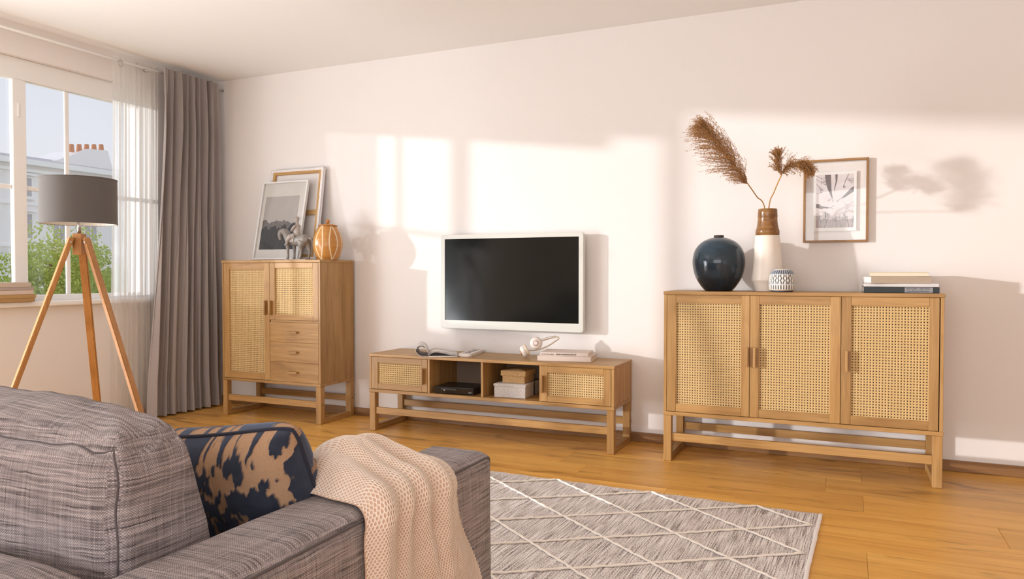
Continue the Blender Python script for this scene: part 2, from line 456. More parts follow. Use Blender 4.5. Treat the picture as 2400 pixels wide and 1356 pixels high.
bm = bmesh.new(); add_box(bm, (XL - TH, WY, -.1), (XR + TH, WY + TH, CZ)); structure('wall_back', me=finish(bm, 'wall_back'), mat=wall_m)
bm = bmesh.new(); add_box(bm, (XR, YB, -.1), (XR + TH, WY, CZ)); structure('wall_right', me=finish(bm, 'wall_right'), mat=wall_m)
bm = bmesh.new(); add_box(bm, (XL - TH, YB - TH, CZ), (XR + TH, WY + TH, CZ + .2)); structure('ceiling', me=finish(bm, 'ceiling'), mat=ceil_m)
# left wall with a sash window and unseen door openings shaped for the sun
W1 = (2.20, 3.76, .80, 2.28)
W2 = (-0.40, 1.93, 0.0, 2.42)
W2B = (1.93, 2.20, 0.0, 2.26)
bm = bmesh.new()
for (y0, y1, z0, z1) in [(W1[1], WY, -.1, CZ), (W1[0], W1[1], -.1, W1[2]), (W1[0], W1[1], W1[3], CZ), (W2B[0], W2B[1], W2B[3], CZ), (W2B[0], W2B[1], -.1, W2B[2]),
                         (W2[0], W2[1], W2[3], CZ), (W2[0], W2[1], -.1, W2[2]), (YB, W2[0], -.1, CZ)]:
    add_box(bm, (XL - TH, y0, z0), (XL, y1, z1))
structure('wall_left', me=finish(bm, 'wall_left'), mat=wall_m)
W3 = (-2.5, 1.7, .45, 2.3)
bm = bmesh.new()
for (x0, x1, z0, z1) in [(XL - TH, W3[0], -.1, CZ), (W3[1], XR + TH, -.1, CZ), (W3[0], W3[1], -.1, W3[2]), (W3[0], W3[1], W3[3], CZ)]:
    add_box(bm, (x0, YB - TH, z0), (x1, YB, z1))
structure('wall_rear', me=finish(bm, 'wall_rear'), mat=wall_m)
# skirting
b_ = box('baseboard_back', (XL + .001, WY - .015, 0.0005), (XR - .001, WY - .0005, .056), skirt_m, None, .002); b_['kind'] = 'structure'
b_ = box('baseboard_left', (XL + .0005, W1[0] - .1, 0.0005), (XL + .015, WY - .016, .056), skirt_y, None, .002); b_['kind'] = 'structure'

# window with glazing bars
win = structure('window_1', (0, 0, 0))
FX0, FX1 = -4.57, -4.51
def wbar(n_, y0, y1, z0, z1, x0=FX0, x1=FX1, par=win): return box(n_, (x0, y0, z0), (x1, y1, z1), white_paint, par, .004)
wbar('frame_jamb', W1[1] - .06, W1[1], W1[2], W1[3])
wbar('frame_head', W1[0] + .001, W1[1] - .06, 2.152, W1[3]); wbar('frame_foot', W1[0] + .001, W1[1] - .06, W1[2], .868)
wbar('mullion', 2.834, 2.916, .868, 2.152, FX1 - .032, FX1 + .002)
bars_y = [(3.170, 3.200)]
for y0, y1 in bars_y: wbar('glazing_bar', y0, y1, .868, 2.152, FX1 - .030, FX1 - .016)
cells = [(2.201, 2.834), (2.916, 3.170), (3.200, 3.70)]
for y0, y1 in cells:
    wbar('glazing_bar', y0, y1, 1.500, 1.527, FX1 - .034, FX1 - .014)
    for z0, z1 in ((.868, 1.500), (1.527, 2.152)):
        box('pane', (-4.542, y0, z0), (-4.538, y1, z1), pane_m, win, 0)
box('hinge', (FX1 + .0018, 2.862, 1.93), (FX1 + .009, 2.872, 2.01), white_paint, win, .001)
box('window_sill', (-4.505, W1[0] + .002, .802), (XL + .055, W1[1] - .002, .832), white_paint, win, .006, 2)
# added glazed doors out of view, letting sun onto floor and wall
for nm_, Wd_ in (('added_door_1', W2), ('added_door_2', W2B)):
    dr = structure(nm_, (0, 0, 0))
    def dbar(n_, y0, y1, z0, z1): return box(n_, (FX0, y0, z0), (FX1, y1, z1), white_paint, dr, .004)
    dbar('frame_jamb', Wd_[0], Wd_[0] + .03, 0.001, Wd_[3]); (dbar('frame_jamb', Wd_[1] - .03, Wd_[1], 0.001, Wd_[3]) if nm_ == 'added_door_1' else None)
    dbar('frame_head', Wd_[0] + .03, Wd_[1] - .03, Wd_[3] - .03, Wd_[3]); dbar('threshold', Wd_[0] + .03, Wd_[1] - .03, 0.001, .03)
    box('pane', (-4.542, Wd_[0] + .03, .03), (-4.538, Wd_[1] - (.03 if nm_ == 'added_door_1' else .001), Wd_[3] - .03), pane_m, dr, 0)
# unseen rear window, added behind the camera as an opening for fill light
rw = structure('fill_window', (0, 0, 0))
for x0, x1, z0, z1 in [(W3[0], W3[0] + .06, W3[2], W3[3]), (W3[1] - .06, W3[1], W3[2], W3[3]), (-.43, -.37, W3[2] + .06, W3[3] - .06)]:
    box('frame_stile', (x0, YB - .16, z0), (x1, YB - .10, z1), white_paint, rw, .004)
for z0, z1 in ((W3[2], W3[2] + .06), (W3[3] - .06, W3[3])):
    box('frame_rail', (W3[0] + .06, YB - .16, z0), (W3[1] - .06, YB - .10, z1), white_paint, rw, .004)
for x0, x1 in ((W3[0] + .06, -.43), (-.37, W3[1] - .06)):
    box('pane', (x0, YB - .132, W3[2] + .06), (x1, YB - .128, W3[3] - .06), pane_m, rw, 0)

# ================================================================== CANE CABINETS
FY = 3.957; DEP = 0.365
CANEC = {}
def cane_mesh(wd, ht):
    key = (round(wd, 3), round(ht, 3))
    if key in CANEC: return CANEC[key]
    nx, nz_ = max(2, round(wd / .0133)), max(2, round(ht / .0133)); px, pz = wd / nx, ht / nz_
    verts, faces = [], []; grid = {}
    def gv(x, z):
        k = (round(x, 6), round(z, 6))
        if k not in grid: grid[k] = len(verts); verts.append((x, 0, z))
        return grid[k]
    hr = .0030
    for i in range(nx):
        for j in range(nz_):
            x0, z0 = -wd / 2 + i * px, -ht / 2 + j * pz; cx, cz = x0 + px / 2, z0 + pz / 2
            out = [gv(x0 + px, cz), gv(x0 + px, z0 + pz), gv(cx, z0 + pz), gv(x0, z0 + pz), gv(x0, cz), gv(x0, z0), gv(cx, z0), gv(x0 + px, z0)]
            inn = []
            for k in range(8):
                t = math.pi / 4 * k; inn.append(len(verts)); verts.append((cx + hr * math.cos(t), .0012, cz + hr * math.sin(t)))
            for k in range(8):
                k2 = (k + 1) % 8; faces.append((out[k], out[k2], inn[k2], inn[k]))
    me = bpy.data.meshes.new('cane'); me.from_pydata(verts, [], faces); me.update(); me.materials.append(cane_m)
    CANEC[key] = me; return me

def handle_v(par, x, z0, z1, yf=0.0):
    bm = bmesh.new()
    # bar standing off the stile on a rebated back
    add_box(bm, (-.0065, -.026, (z0 - z1) / 2), (.0065, -.008, (z1 - z0) / 2)); 
    bmesh.ops.bevel(bm, geom=list(bm.edges), offset=.0018, segments=2, affect='EDGES')
    add_box(bm, (-.005, -.0085, (z0 - z1) / 2 + .006), (.005, .002, (z1 - z0) / 2 - .006))
    me = finish(bm, 'handle'); return link('handle', me, oak['Z'], par, (x, yf, (z0 + z1) / 2))

def handle_h(par, x, z):
    bm = bmesh.new(); add_box(bm, (-.040, -.026, -.0065), (.040, -.008, .0065))
    bmesh.ops.bevel(bm, geom=list(bm.edges), offset=.0018, segments=2, affect='EDGES')
    add_box(bm, (-.034, -.0085, -.005), (.034, .002, .005))
    return link('handle', finish(bm, 'handle'), oak['X'], par, (x, 0, z))

def cane_door(par, x0, x1, z0, z1, hx, hz0, hz1, sl=.048, sr=.043, rl=.042):
    """frame-and-panel door: stiles, rails, cane and a bar handle under one door part"""
    g = .0012; x0 += g; x1 -= g; z0 += g; z1 -= g; T = .019
    d = box('door', (x0, 0, z0), (x0 + sl, T, z1), oak['Z'], par, .0012)
    box('stile', (x1 - sr, 0, z0), (x1, T, z1), oak['Z'], d, .0012)
    box('rail', (x0 + sl + .0003, .0003, z1 - rl), (x1 - sr - .0003, T, z1), oak['X'], d, .0012)
    box('rail', (x0 + sl + .0003, .0003, z0), (x1 - sr - .0003, T, z0 + rl), oak['X'], d, .0012)
    cw, ch = x1 - sr - x0 - sl, z1 - z0 - 2 * rl
    c = link('cane_panel', cane_mesh(cw, ch), cane_m, d, ((x0 + sl + x1 - sr) / 2, .009, (z0 + z1) / 2))
    handle_v(d, hx, hz0, hz1)
    return d

def base_frame(par, Wd, zb):
    lw = .041
    for x in (0, Wd - lw):
        box('leg', (x, 0, 0.0005), (x + lw, .042, zb), oak['Z'], par, .002)
        box('leg', (x, DEP - .042, 0.0005), (x + lw, DEP, zb), oak['Z'], par, .002)
        box('floor_rail', (x + .003, .042, 0.0005), (x + lw - .003, DEP - .042, .036), oak['Y'], par, .002)
    for y0 in (.010, DEP - .030):
        box('stretcher', (lw, y0, .107), (Wd - lw, y0 + .020, .149), oak['X'], par, .002)
    for yy in (.021, DEP - .021):
        bm = bmesh.new(); bmesh.ops.create_cone(bm, cap_ends=True, segments=12, radius1=.0042, radius2=.0042, depth=.002)
        bmesh.ops.rotate(bm, verts=bm.verts, matrix=Matrix.Rotation(math.pi / 2, 3, 'Y'))
        link('bolt', finish(bm, 'bolt'), dark_gap, par, (Wd + .0005, yy, .128))

def back_with_holes(par, Wd, z0, z1, holes):
    """hardboard back with round cable holes cut through"""
    bm = bmesh.new(); xs = sorted([0.012] + [h[0] + s * .05 for h in holes for s in (-1, 1)] + [Wd - .012])
    def quad(x0, x1, a, b2):
        add_box(bm, (x0, -.002, a), (x1, .002, b2))
    i = 0
    for k in range(len(xs) - 1):
        x0, x1 = xs[k], xs[k + 1]; hit = [h for h in holes if x0 < h[0] < x1]
        if not hit: quad(x0, x1, z0, z1); continue
        hx, hz, hr = hit[0]; quad(x0, x1, z0, hz - .05); quad(x0, x1, hz + .05, z1)
        seg = 32; outr = []; inr = []
        for q in range(seg):
            t = 2 * math.pi * q / seg; c, s = math.cos(t), math.sin(t); m_ = .05 / max(abs(c), abs(s))
            outr.append((hx + c * m_, hz + s * m_)); inr.append((hx + c * hr, hz + s * hr))
        for yy in (-.002, .002):
            a = [bm.verts.new((x, yy, z)) for x, z in outr]; b2 = [bm.verts.new((x, yy, z)) for x, z in inr]
            for q in range(seg): bm.faces.new((a[q], a[(q + 1) % seg], b2[(q + 1) % seg], b2[q]))
    return link('back_panel', finish(bm, 'back_panel'), hardboard, par, (0, DEP - .006, 0))

def carcass(par, Wd, H, zb, zt):
    box('top_board', (-.003, -.004, H - .018), (Wd + .003, DEP, H), oak['X'], par, .0025, 2)
    box('bottom_board', (-.002, -.004, zb), (Wd + .002, DEP, zt), oak['X'], par, .0025, 2)
    for x in (0, Wd - .015):
        box('side_panel', (x, 0, zt), (x + .015, DEP, H - .018), oak['Z'], par, .001)

# --- sideboard
SBX = -.888; SBW = 1.300; SBH = .905
sb = thing('sideboard', 'wide oak sideboard with three woven cane doors under the round navy vase', 'sideboard', (SBX, FY, 0))
carcass(sb, SBW, SBH, .245, .265); base_frame(sb, SBW, .245); back_with_holes(sb, SBW, .265, SBH - .018, [])
for x in (.439, .864): box('partition', (x - .007, .022, .265), (x + .007, DEP - .009, SBH - .018), oak_dark, sb, .001)
cane_door(sb, .0155, .439, .266, .887, .427, .523, .625, .048, .042)
cane_door(sb, .439, .864, .266, .887, .464, .523, .625, .044, .048)
cane_door(sb, .864, 1.282, .266, .887, .889, .525, .627, .044, .041)
# --- highboard
HBX = -4.014; HBW = .856; HBH = 1.09
hb = thing('highboard', 'tall oak highboard with two cane doors and three drawers', 'cabinet', (HBX, FY, 0))
carcass(hb, HBW, HBH, .250, .268); base_frame(hb, HBW, .250); back_with_holes(hb, HBW, .268, HBH - .018, [])
box('partition', (.421, .022, .268), (.435, DEP - .009, HBH - .018), oak_dark, hb, .001)
box('shelf', (.435, .004, .669), (HBW - .015, DEP - .009, .684), oak['X'], hb, .001)
cane_door(hb, .0155, .428, .269, 1.072, .400, .716, .816, .05, .045, .044)
cane_door(hb, .428, .8405, .684, 1.072, .444, .716, .816, .045, .045, .036)
for z0, z1 in ((.2685, .4005), (.4015, .5345), (.5355, .6685)):
    d = box('drawer', (.4295, 0, z0), (.8395, .019, z1), oak['X'], hb, .0012); handle_h(d, .634, (z0 + z1) / 2 + .002)
# --- low television unit
TVX = -2.772; TVW = 1.610; TVH = .490
tvs = thing('television_unit', 'long low oak television unit with two cane doors and two open bays', 'tv stand', (TVX, FY, 0))
carcass(tvs, TVW, TVH, .245, .265); base_frame(tvs, TVW, .245)
back_with_holes(tvs, TVW, .265, TVH - .018, [(.725, .40, .031), (1.105, .40, .031)])
for x in (.4255, .792, 1.1665): box('partition', (x, .003, .265), (x + .014, DEP - .009, TVH - .018), oak['Z'], tvs, .001)
cane_door(tvs, .0155, .4255, .266, .472, .398, .316, .417, .046, .040, .036)
cane_door(tvs, 1.1735, 1.594, .266, .472, 1.190, .318, .418, .042, .042, .036)

# ================================================================== TELEVISION
tv = thing('television', 'flat white-framed television with black screen hung on the wall', 'television', (-1.93, WY - .085, .945))
def rounded_rect(w_, h_, r_, n=6):
    pts = []
    for cx, cz, a0 in ((w_ / 2 - r_, h_ / 2 - r_, 0), (-w_ / 2 + r_, h_ / 2 - r_, 90), (-w_ / 2 + r_, -h_ / 2 + r_, 180), (w_ / 2 - r_, -h_ / 2 + r_, 270)):
        for k in range(n + 1):
            t = math.radians(a0 + 90 * k / n); pts.append((cx + r_ * math.cos(t), cz + r_ * math.sin(t)))
    return pts
bm = bmesh.new()
outer = rounded_rect(.978, .606, .018); inner = [(.459, .276), (-.461, .276), (-.461, -.249), (.459, -.249)]
# bezel: ring between rounded outer rim and screen opening
nO = len(outer)
def ringv(poly, yy): return [bm.verts.new((x, yy, z)) for x, z in poly]
in_dense = []
for i in range(nO):
    x, z = outer[i]; cx = .459 if x > 0 else -.461; cz = .276 if z > 0 else -.249; in_dense.append((cx, cz))
of, ob = ringv(outer, 0.0), ringv(outer, .028)
ofb = ringv([(x * .994, z * .991) for x, z in outer], -.003)
inf, inb = ringv(in_dense, -.003), ringv(in_dense, .008)
for i in range(nO):
    j = (i + 1) % nO
    for A, B in ((of, ofb), (ofb, inf), (inf, inb), (ob, of)):
        try: bm.faces.new((A[i], A[j], B[j], B[i]))
        except ValueError: pass
bm.faces.new(ob)
bmesh.ops.remove_doubles(bm, verts=bm.verts, dist=1e-5)
link('bezel', finish(bm, 'bezel'), tv_white, tv, (0, 0, 0))
box('screen', (-.461, .001, -.249), (.459, .007, .276), screen_m, tv, 0)
box('back_housing', (-.36, .0285, -.25), (.36, .055, .20), tv_white, tv, .008, 2)
box('wall_mount', (-.16, .0555, -.13), (.16, .0845, .10), dark_gap, tv, .002)
for k in range(5):
    box('button', (-.045 + .020 * k, -.0045, -.2985), (-.037 + .020 * k, -.002, -.2955), steel, tv, .0006)

# ================================================================== WALL PICTURE
pf = thing('picture_frame', 'thin oak frame on the wall with a bare winter trees photograph behind glass', 'picture', (-.0595, WY, 1.385))
PW, PH = .317, .440
for x in (-PW / 2, PW / 2 - .011):
    box('frame_side', (x, -.026, -PH / 2), (x + .011, -.002, PH / 2), frame_wood_z, pf, .001)
for z in (-PH / 2, PH / 2 - .011):
    box('frame_side', (-PW / 2 + .0112, -.026, z), (PW / 2 - .0112, -.002, z + .011), frame_wood_x, pf, .001)
box('glass', (-PW / 2 + .0112, -.020, -PH / 2 + .0112), (PW / 2 - .0112, -.018, PH / 2 - .0112), frame_glass, pf, 0)
pr = box('photograph', (-.1065, -.0125, -.160), (.1015, -.0120, .155), paper_white, pf, 0)
PX0, PX1, PZ0, PZ1 = -.0955, .0885, -.143, .140
box('print_ground', (PX0, -.0129, PZ0), (PX1, -.0126, PZ1), plain('photo_sky', (.72, .66, .67), .7, noise_amt=.18, scale=14), pr, 0)
def pmap(x, z): return PX0 + (x - 185) / 692 * (PX1 - PX0), PZ1 - (z - 165) / 980 * (PZ1 - PZ0)
def flat_poly(bm, poly, yy):
    vs = [bm.verts.new((*pmap(x, z)[:1], yy, pmap(x, z)[1])) for x, z in poly]
    try: bm.faces.new(vs)
    except ValueError: pass
bm = bmesh.new()
for poly in ([(345, 168), (457, 168), (468, 420), (490, 590), (470, 585), (400, 430), (370, 330)], [(535, 165), (583, 165), (575, 280), (525, 450), (515, 440), (545, 300)],
             [(876, 395), (876, 490), (720, 590), (640, 615), (720, 540), (800, 450)], [(187, 697), (240, 700), (300, 745), (410, 760), (415, 790), (330, 780), (280, 798), (187, 765)],
             [(778, 165), (790, 165), (745, 250), (720, 310), (710, 300)], ):
    flat_poly(bm, poly, -.0131)
link('printed_trunks', finish(bm, 'trunks'), ink_grey, pr, (0, 0, 0))
bm = bmesh.new(); rb = random.Random(11)
def twig(x, z, ang, ln, w_, depth):
    x2, z2 = x + math.cos(ang) * ln, z + math.sin(ang) * ln
    x2 = min(max(x2, 187), 875); z2 = min(max(z2, 167), 1143)
    nx, nz_ = -math.sin(ang) * w_, math.cos(ang) * w_
    cl = lambda a, b2: (min(max(a, 186), 876), min(max(b2, 166), 1144))
    flat_poly(bm, [cl(x + nx, z + nz_), cl(x - nx, z - nz_), cl(x2 - nx * .5, z2 - nz_ * .5), cl(x2 + nx * .5, z2 + nz_ * .5)], -.0133)
    if depth > 0:
        for _ in range(3): twig(x2, z2, ang + rb.uniform(-.7, .7), ln * rb.uniform(.5, .8), w_ * .62, depth - 1)
for x, z, a, ln, w_, dp in [(187, 180, .5, 90, 4, 3), (187, 240, .6, 90, 4, 3), (187, 330, .8, 70, 4, 3), (187, 505, .0, 60, 3, 2), (490, 590, 1.4, 40, 4, 2), (480, 585, 2.2, 45, 4, 2), (640, 612, 2.6, 45, 4, 2), (520, 445, 1.3, 30, 3, 1),
                            (870, 680, 2.6, 70, 3, 3), (870, 850, 3.3, 70, 3, 3), (187, 900, -.6, 80, 3, 2), (260, 1140, -1.4, 90, 8, 4), (340, 1140, -1.2, 110, 9, 4), (480, 1140, -1.3, 70, 4, 4), (560, 1140, -1.6, 60, 4, 3), (670, 1140, -2.0, 100, 5, 4), (790, 1140, -1.7, 100, 8, 4), (850, 1140, -1.5, 80, 5, 3), (720, 310, 2.0, 50, 5, 3), (742, 250, .6, 60, 5, 3), (410, 775, .0, 50, 5, 2), (870, 240, 2.7, 50, 3, 2)]:
    twig(x, z, a, ln, w_, dp)
link('printed_twigs', finish(bm, 'twigs'), ink_grey, pr, (0, 0, 0))
bm = bmesh.new(); flat_poly(bm, [(187, 985), (330, 980), (480, 995), (600, 1005), (760, 990), (876, 985), (876, 1143), (187, 1143)], -.0130)
link('printed_wood', finish(bm, 'wood'), ink_soft, pr, (0, 0, 0))

# ================================================================== ON THE HIGHBOARD
ZT = HBH + .0006
# stretched canvas seen from behind, leaning on the wall
def leaning(name, label, cat, x, y_, z, lean):
    t = thing(name, label, cat, (x, y_, z)); t.rotation_euler = (-lean, 0, 0); return t
CW, CH = .475, .668
cv = leaning('canvas', 'unpainted canvas turned to show its pine stretcher, leaning on the wall', 'canvas', -3.632, 4.205, ZT + .0035, math.atan2(.098, .66))
canvas_m = plain('raw_canvas', (.80, .76, .75), .9, scale=300, noise_amt=.06, bump=.2)
# canvas cloth on the wall side with folded margins
bm = bmesh.new(); add_box(bm, (-CW / 2, .019, .002), (CW / 2, .021, CH))
for a, b2 in (((-CW / 2, -.0015, .002), (-CW / 2 + .002, .019, CH)), ((CW / 2 - .002, -.0015, .002), (CW / 2, .019, CH)), ((-CW / 2, -.0015, CH - .002), (CW / 2, .019, CH)), ((-CW / 2, -.0015, .002), (CW / 2, .019, .004)),
              ((-CW / 2, -.0015, .002), (-CW / 2 + .019, -.0002, CH)), ((CW / 2 - .019, -.0015, .002), (CW / 2, -.0002, CH)), ((-CW / 2 + .019, -.0015, CH - .019), (CW / 2 - .019, -.0002, CH)), ((-CW / 2 + .019, -.0015, .002), (CW / 2 - .019, -.0002, .021))):
    add_box(bm, a, b2)
link('cloth', finish(bm, 'cloth'), canvas_m, cv)
for x in (-CW / 2 + .003, CW / 2 - .038): box('stretcher_bar', (x, .000, .005), (x + .035, .018, CH - .003), pine_z, cv, .001)
for z in (.005, CH - .038): box('stretcher_bar', (-CW / 2 + .0385, .000, z), (CW / 2 - .0385, .018, z + .035), pine_x, cv, .001)
box('cross_bar', (-CW / 2 + .0385, .003, .325), (CW / 2 - .0385, .017, .362), pine_x, cv, .001)
for k in range(14):
    for x in (-CW / 2 + .012, CW / 2 - .012):
        box('staple', (x - .0008, -.0022, .03 + k * .046), (x + .0008, -.0014, .04 + k * .046), steel, cv, 0)
for k in range(9):
    box('staple', (-.20 + k * .05, -.0022, CH - .012), (-.19 + k * .05, -.0014, CH - .0104), steel, cv, 0)
# framed mountain print
FWd, FHt = .410, .580
fp = leaning('framed_print', 'white framed mountain print under glass leaning on the highboard', 'picture', -3.690, 4.120, ZT + .005, math.atan2(.118, .55))
alu = plain('frame_white_lacquer', (.74, .73, .72), .35, noise_amt=.01)
for x in (-FWd / 2, FWd / 2 - .012): box('frame_side', (x, 0, .001), (x + .012, .022, FHt), alu, fp, .001)
for z in (.001, FHt - .012): box('frame_side', (-FWd / 2 + .0122, 0, z), (FWd / 2 - .0122, .022, z + .012), alu, fp, .001)
box('glass', (-FWd / 2 + .0122, .006, .0132), (FWd / 2 - .0122, .008, FHt - .0122), frame_glass2, fp, 0)
mt = box('mat_board', (-FWd / 2 + .0122, .013, .0132), (FWd / 2 - .0122, .016, FHt - .0122), plain('mat_board', (.62, .585, .55), .8, noise_amt=.02), fp, 0)
ax0, ax1, az0, az1 = -.165, .140, .078, .470
box('printed_sky', (ax0, .0122, az0), (ax1, .0128, az1), plain('print_sky', (.42, .385, .36), .8, noise_amt=.12, scale=6), mt, 0)
bm = bmesh.new(); rm = random.Random(5)
def ridge(z_base, amp, seed, yy):
    n_ = 46; vs = []
    for k in range(n_ + 1):
        x = ax0 + (ax1 - ax0) * k / n_
        z = z_base + amp * noise.noise(Vector((k * .13, seed, 0))) + amp * .45 * noise.noise(Vector((k * .45, seed + 5, 0)))
        vs.append((x, min(z, az1)))
    for k in range(n_):
        a = [bm.verts.new((vs[k][0], yy, az0)), bm.verts.new((vs[k + 1][0], yy, az0)), bm.verts.new((vs[k + 1][0], yy, vs[k + 1][1])), bm.verts.new((vs[k][0], yy, vs[k][1]))]
        bm.faces.new(a)
ridge(.285, .03, 1.3, .0119)
link('printed_far_ridge', finish(bm, 'ridge'), plain('print_far_ridge', (.13, .115, .11), .8, noise_amt=.5, scale=40), mt)
bm = bmesh.new(); ridge(.245, .045, 4.2, .0116)
link('printed_near_ridge', finish(bm, 'ridge'), plain('print_near_ridge', (.012, .011, .011), .8, noise_amt=.6, scale=30), mt)

# horse and rider figurine --------------------------------------------------
hr = thing('horse_figurine', 'grey ceramic horse with a seated rider on a thin plinth', 'figurine', (-3.462, 4.062, ZT))
KX, KZ = .000360, .000291      # metres per pixel of a 10x study
def hp(cx, cz, yy=0.0): return Vector(((cx - 1010) * KX * 0.98, yy, (1262 - cz) * KZ * .985))
clay = plain('grey_glazed_clay', (.25, .225, .205), .45, noise_amt=.35, scale=25, bump=.15)
clay2 = plain('pale_clay', (.40, .355, .325), .5, noise_amt=.25, scale=30, bump=.15)
bm = bmesh.new()
def chain(pts, rad, seg=14, squash=None):
    p = [hp(*q) for q in pts]; tube(bm, p, rad, seg, True, squash)
chain([(930, 760), (960, 790), (1080, 800), (1200, 790), (1300, 780), (1370, 800)], [.020, .034, .037, .038, .037, .020], 18)
chain([(980, 800), (900, 760), (850, 680), (800, 600), (745, 560), (700, 555)], [.033, .034, .029, .024, .020, .015], 16)
chain([(745, 540), (690, 570), (665, 640), (665, 720), (685, 780)], [.014, .018, .018, .0135, .0105], 14)
for s in (-1, 1):
    chain([(705, 545, s * .010), (690, 520, s * .012)], [.005, .002], 8)
chain([(700, 530), (770, 515), (850, 545), (920, 610)], [.004, .006, .006, .004], 10)
for yy, dx in ((-.018, 0), (.018, 70)):
    chain([(905 + dx, 850, yy), (895 + dx, 920, yy), (905 + dx, 1020, yy), (905 + dx, 1130, yy), (905 + dx, 1190, yy), (890 + dx, 1235, yy)], [.019, .0155, .0105, .0080, .0085, .012], 12)
for yy, dx in ((-.018, -15), (.018, 105)):
    chain([(1260, 820, yy), (1250 + dx * .5, 900, yy), (1225 + dx * .9, 970, yy), (1245 + dx, 1060, yy), (1230 + dx, 1150, yy), (1215 + dx, 1200, yy), (1203 + dx, 1236, yy)], [.031, .027, .0185, .0105, .0085, .0085, .012], 12)
chain([(1375, 760), (1410, 745), (1440, 765), (1430, 800)], [.010, .010, .009, .006], 10)
body = link('horse_body', finish(bm, 'horse'), clay, hr)
md = body.modifiers.new('remesh', 'REMESH'); md.mode = 'VOXEL'; md.voxel_size = .0030
ms = body.modifiers.new('smooth', 'SMOOTH'); ms.factor = .5; ms.iterations = 9
baked(body)
for f in body.data.polygons: f.use_smooth = True
bm = bmesh.new()
chain([(1080, 700), (1085, 610), (1090, 520), (1095, 440), (1095, 395)], [.024, .0235, .0215, .018, .010], 14)     # torso
chain([(1092, 400), (1088, 360), (1085, 320), (1085, 285), (1086, 258)], [.008, .010, .0145, .0155, .012], 12)                         # head
chain([(1065, 330), (1052, 345)], [.006, .002], 8)                                                                # nose
for s in (-1, 1):
    chain([(1070, 690, s * .022), (1000, 720, s * .040), (950, 790, s * .043), (930, 880, s * .041), (880, 905, s * .041)], [.020, .018, .0145, .010, .006], 12)   # legs
    chain([(1100, 440, s * .022), (1060, 510, s * .031), (1010, 560, s * .024), (965, 570, s * .009)], [.010, .0095, .008, .006], 10)                       # arms
chain([(1088, 262), (1090, 240), (1094, 226)], [.0185, .0165, .007], 12)                                        # cap
rider = link('rider', finish(bm, 'rider'), clay2, hr)
md = rider.modifiers.new('remesh', 'REMESH'); md.mode = 'VOXEL'; md.voxel_size = .0026
ms = rider.modifiers.new('smooth', 'SMOOTH'); ms.factor = .5; ms.iterations = 3
baked(rider)
for f in rider.data.polygons: f.use_smooth = True
# saddle cloth: a curved flap over the back
bm = bmesh.new(); vs = []
for i in range(9):
    row = []
    for j in range(9):
        t = math.radians(-105 + 210 * j / 8); cx = 1000 + 130 * i / 8 - 12 * abs(j - 4)
        p = hp(cx, 795); row.append(bm.verts.new(p + Vector((0, .0405 * math.sin(t), .0405 * math.cos(t)))))
    vs.append(row)
for i in range(8):
    for j in range(8): bm.faces.new((vs[i][j], vs[i + 1][j], vs[i + 1][j + 1], vs[i][j + 1]))
link('saddle_cloth', finish(bm, 'saddle', True), clay2, hr)
box('plinth', hp(840, 1262, -.034), hp(1360, 1240, .034), clay2, hr, .001)

# striped lidded jar ---------------------------------------------------------
def mat_jar():
    m, n, b = new_mat('striped_jar_glaze')
    at = N(n, 'ShaderNodeAttribute'); at.attribute_name = 'stripe'
    tcn = N(n, 'ShaderNodeTexCoord'); mp = N(n, 'ShaderNodeMapping'); mp.inputs['Scale'].default_value = (6, 6, 90)
    nz = N(n, 'ShaderNodeTexNoise'); nz.inputs['Scale'].default_value = 1; n.links.new(tcn.outputs['Object'], mp.inputs[0]); n.links.new(mp.outputs[0], nz.inputs['Vector'])
    a = N(n, 'ShaderNodeMix', data_type='RGBA'); a.inputs['A'].default_value = (.42, .17, .035, 1); a.inputs['B'].default_value = (.60, .29, .075, 1)
    n.links.new(nz.outputs['Fac'], a.inputs['Factor'])
    c = N(n, 'ShaderNodeMix', data_type='RGBA'); n.links.new(at.outputs['Fac'], c.inputs['Factor']); n.links.new(a.outputs['Result'], c.inputs['A'])
    c.inputs['B'].default_value = (.76, .62, .42, 1); n.links.new(c.outputs['Result'], b.inputs['Base Color'])
    b.inputs['Roughness'].default_value = .28; return m
jar_m = mat_jar()
jr = thing('lidded_jar', 'round amber jar with cream stripes and a knobbed lid', 'jar', (-3.205, 4.10, ZT))
prof = smooth_profile([(.066, .000), (.083, .030), (.096, .075), (.0985, .110), (.093, .150), (.079, .190), (.064, .218), (.058, .2265)], 16)
bm = lathe([(0, 0)] + prof + [(.052, .2265), (.052, .21)], 420)
me = finish(bm, 'jar_body', True); atn = me.attributes.new('stripe', 'FLOAT', 'POINT')
for i, v in enumerate(me.vertices):
    t = math.atan2(v.co.y, v.co.x) % (math.pi / 3); z = v.co.z
    wdt = max(.06, .30 * math.sin(math.pi * min(1, max(0, z) / .235)) ** .8)     # pairs of bands that close up towards top and bottom
    d = min(abs(t - math.pi / 6 - wdt), abs(t - math.pi / 6 + wdt))
    rr = math.hypot(v.co.x, v.co.y)
    atn.data[i].value = max(0.0, min(1.0, (.0044 - d * rr) / .0012))
link('body', me, jar_m, jr)
lid_m = plain('jar_lid_glaze', (.50, .20, .045), .28, noise_amt=.15)
link('lid', finish(lathe([(0, .2275), (.064, .2275), (.066, .230), (.063, .234), (.035, .240), (.012, .243), (0, .243)], 64), 'lid', True), lid_m, jr)
link('knob', finish(lathe(smooth_profile([(.006, .242), (.009, .248), (.0135, .257), (.012, .268), (.006, .273), (0, .274)], 5), 32), 'knob', True), lid_m, jr)

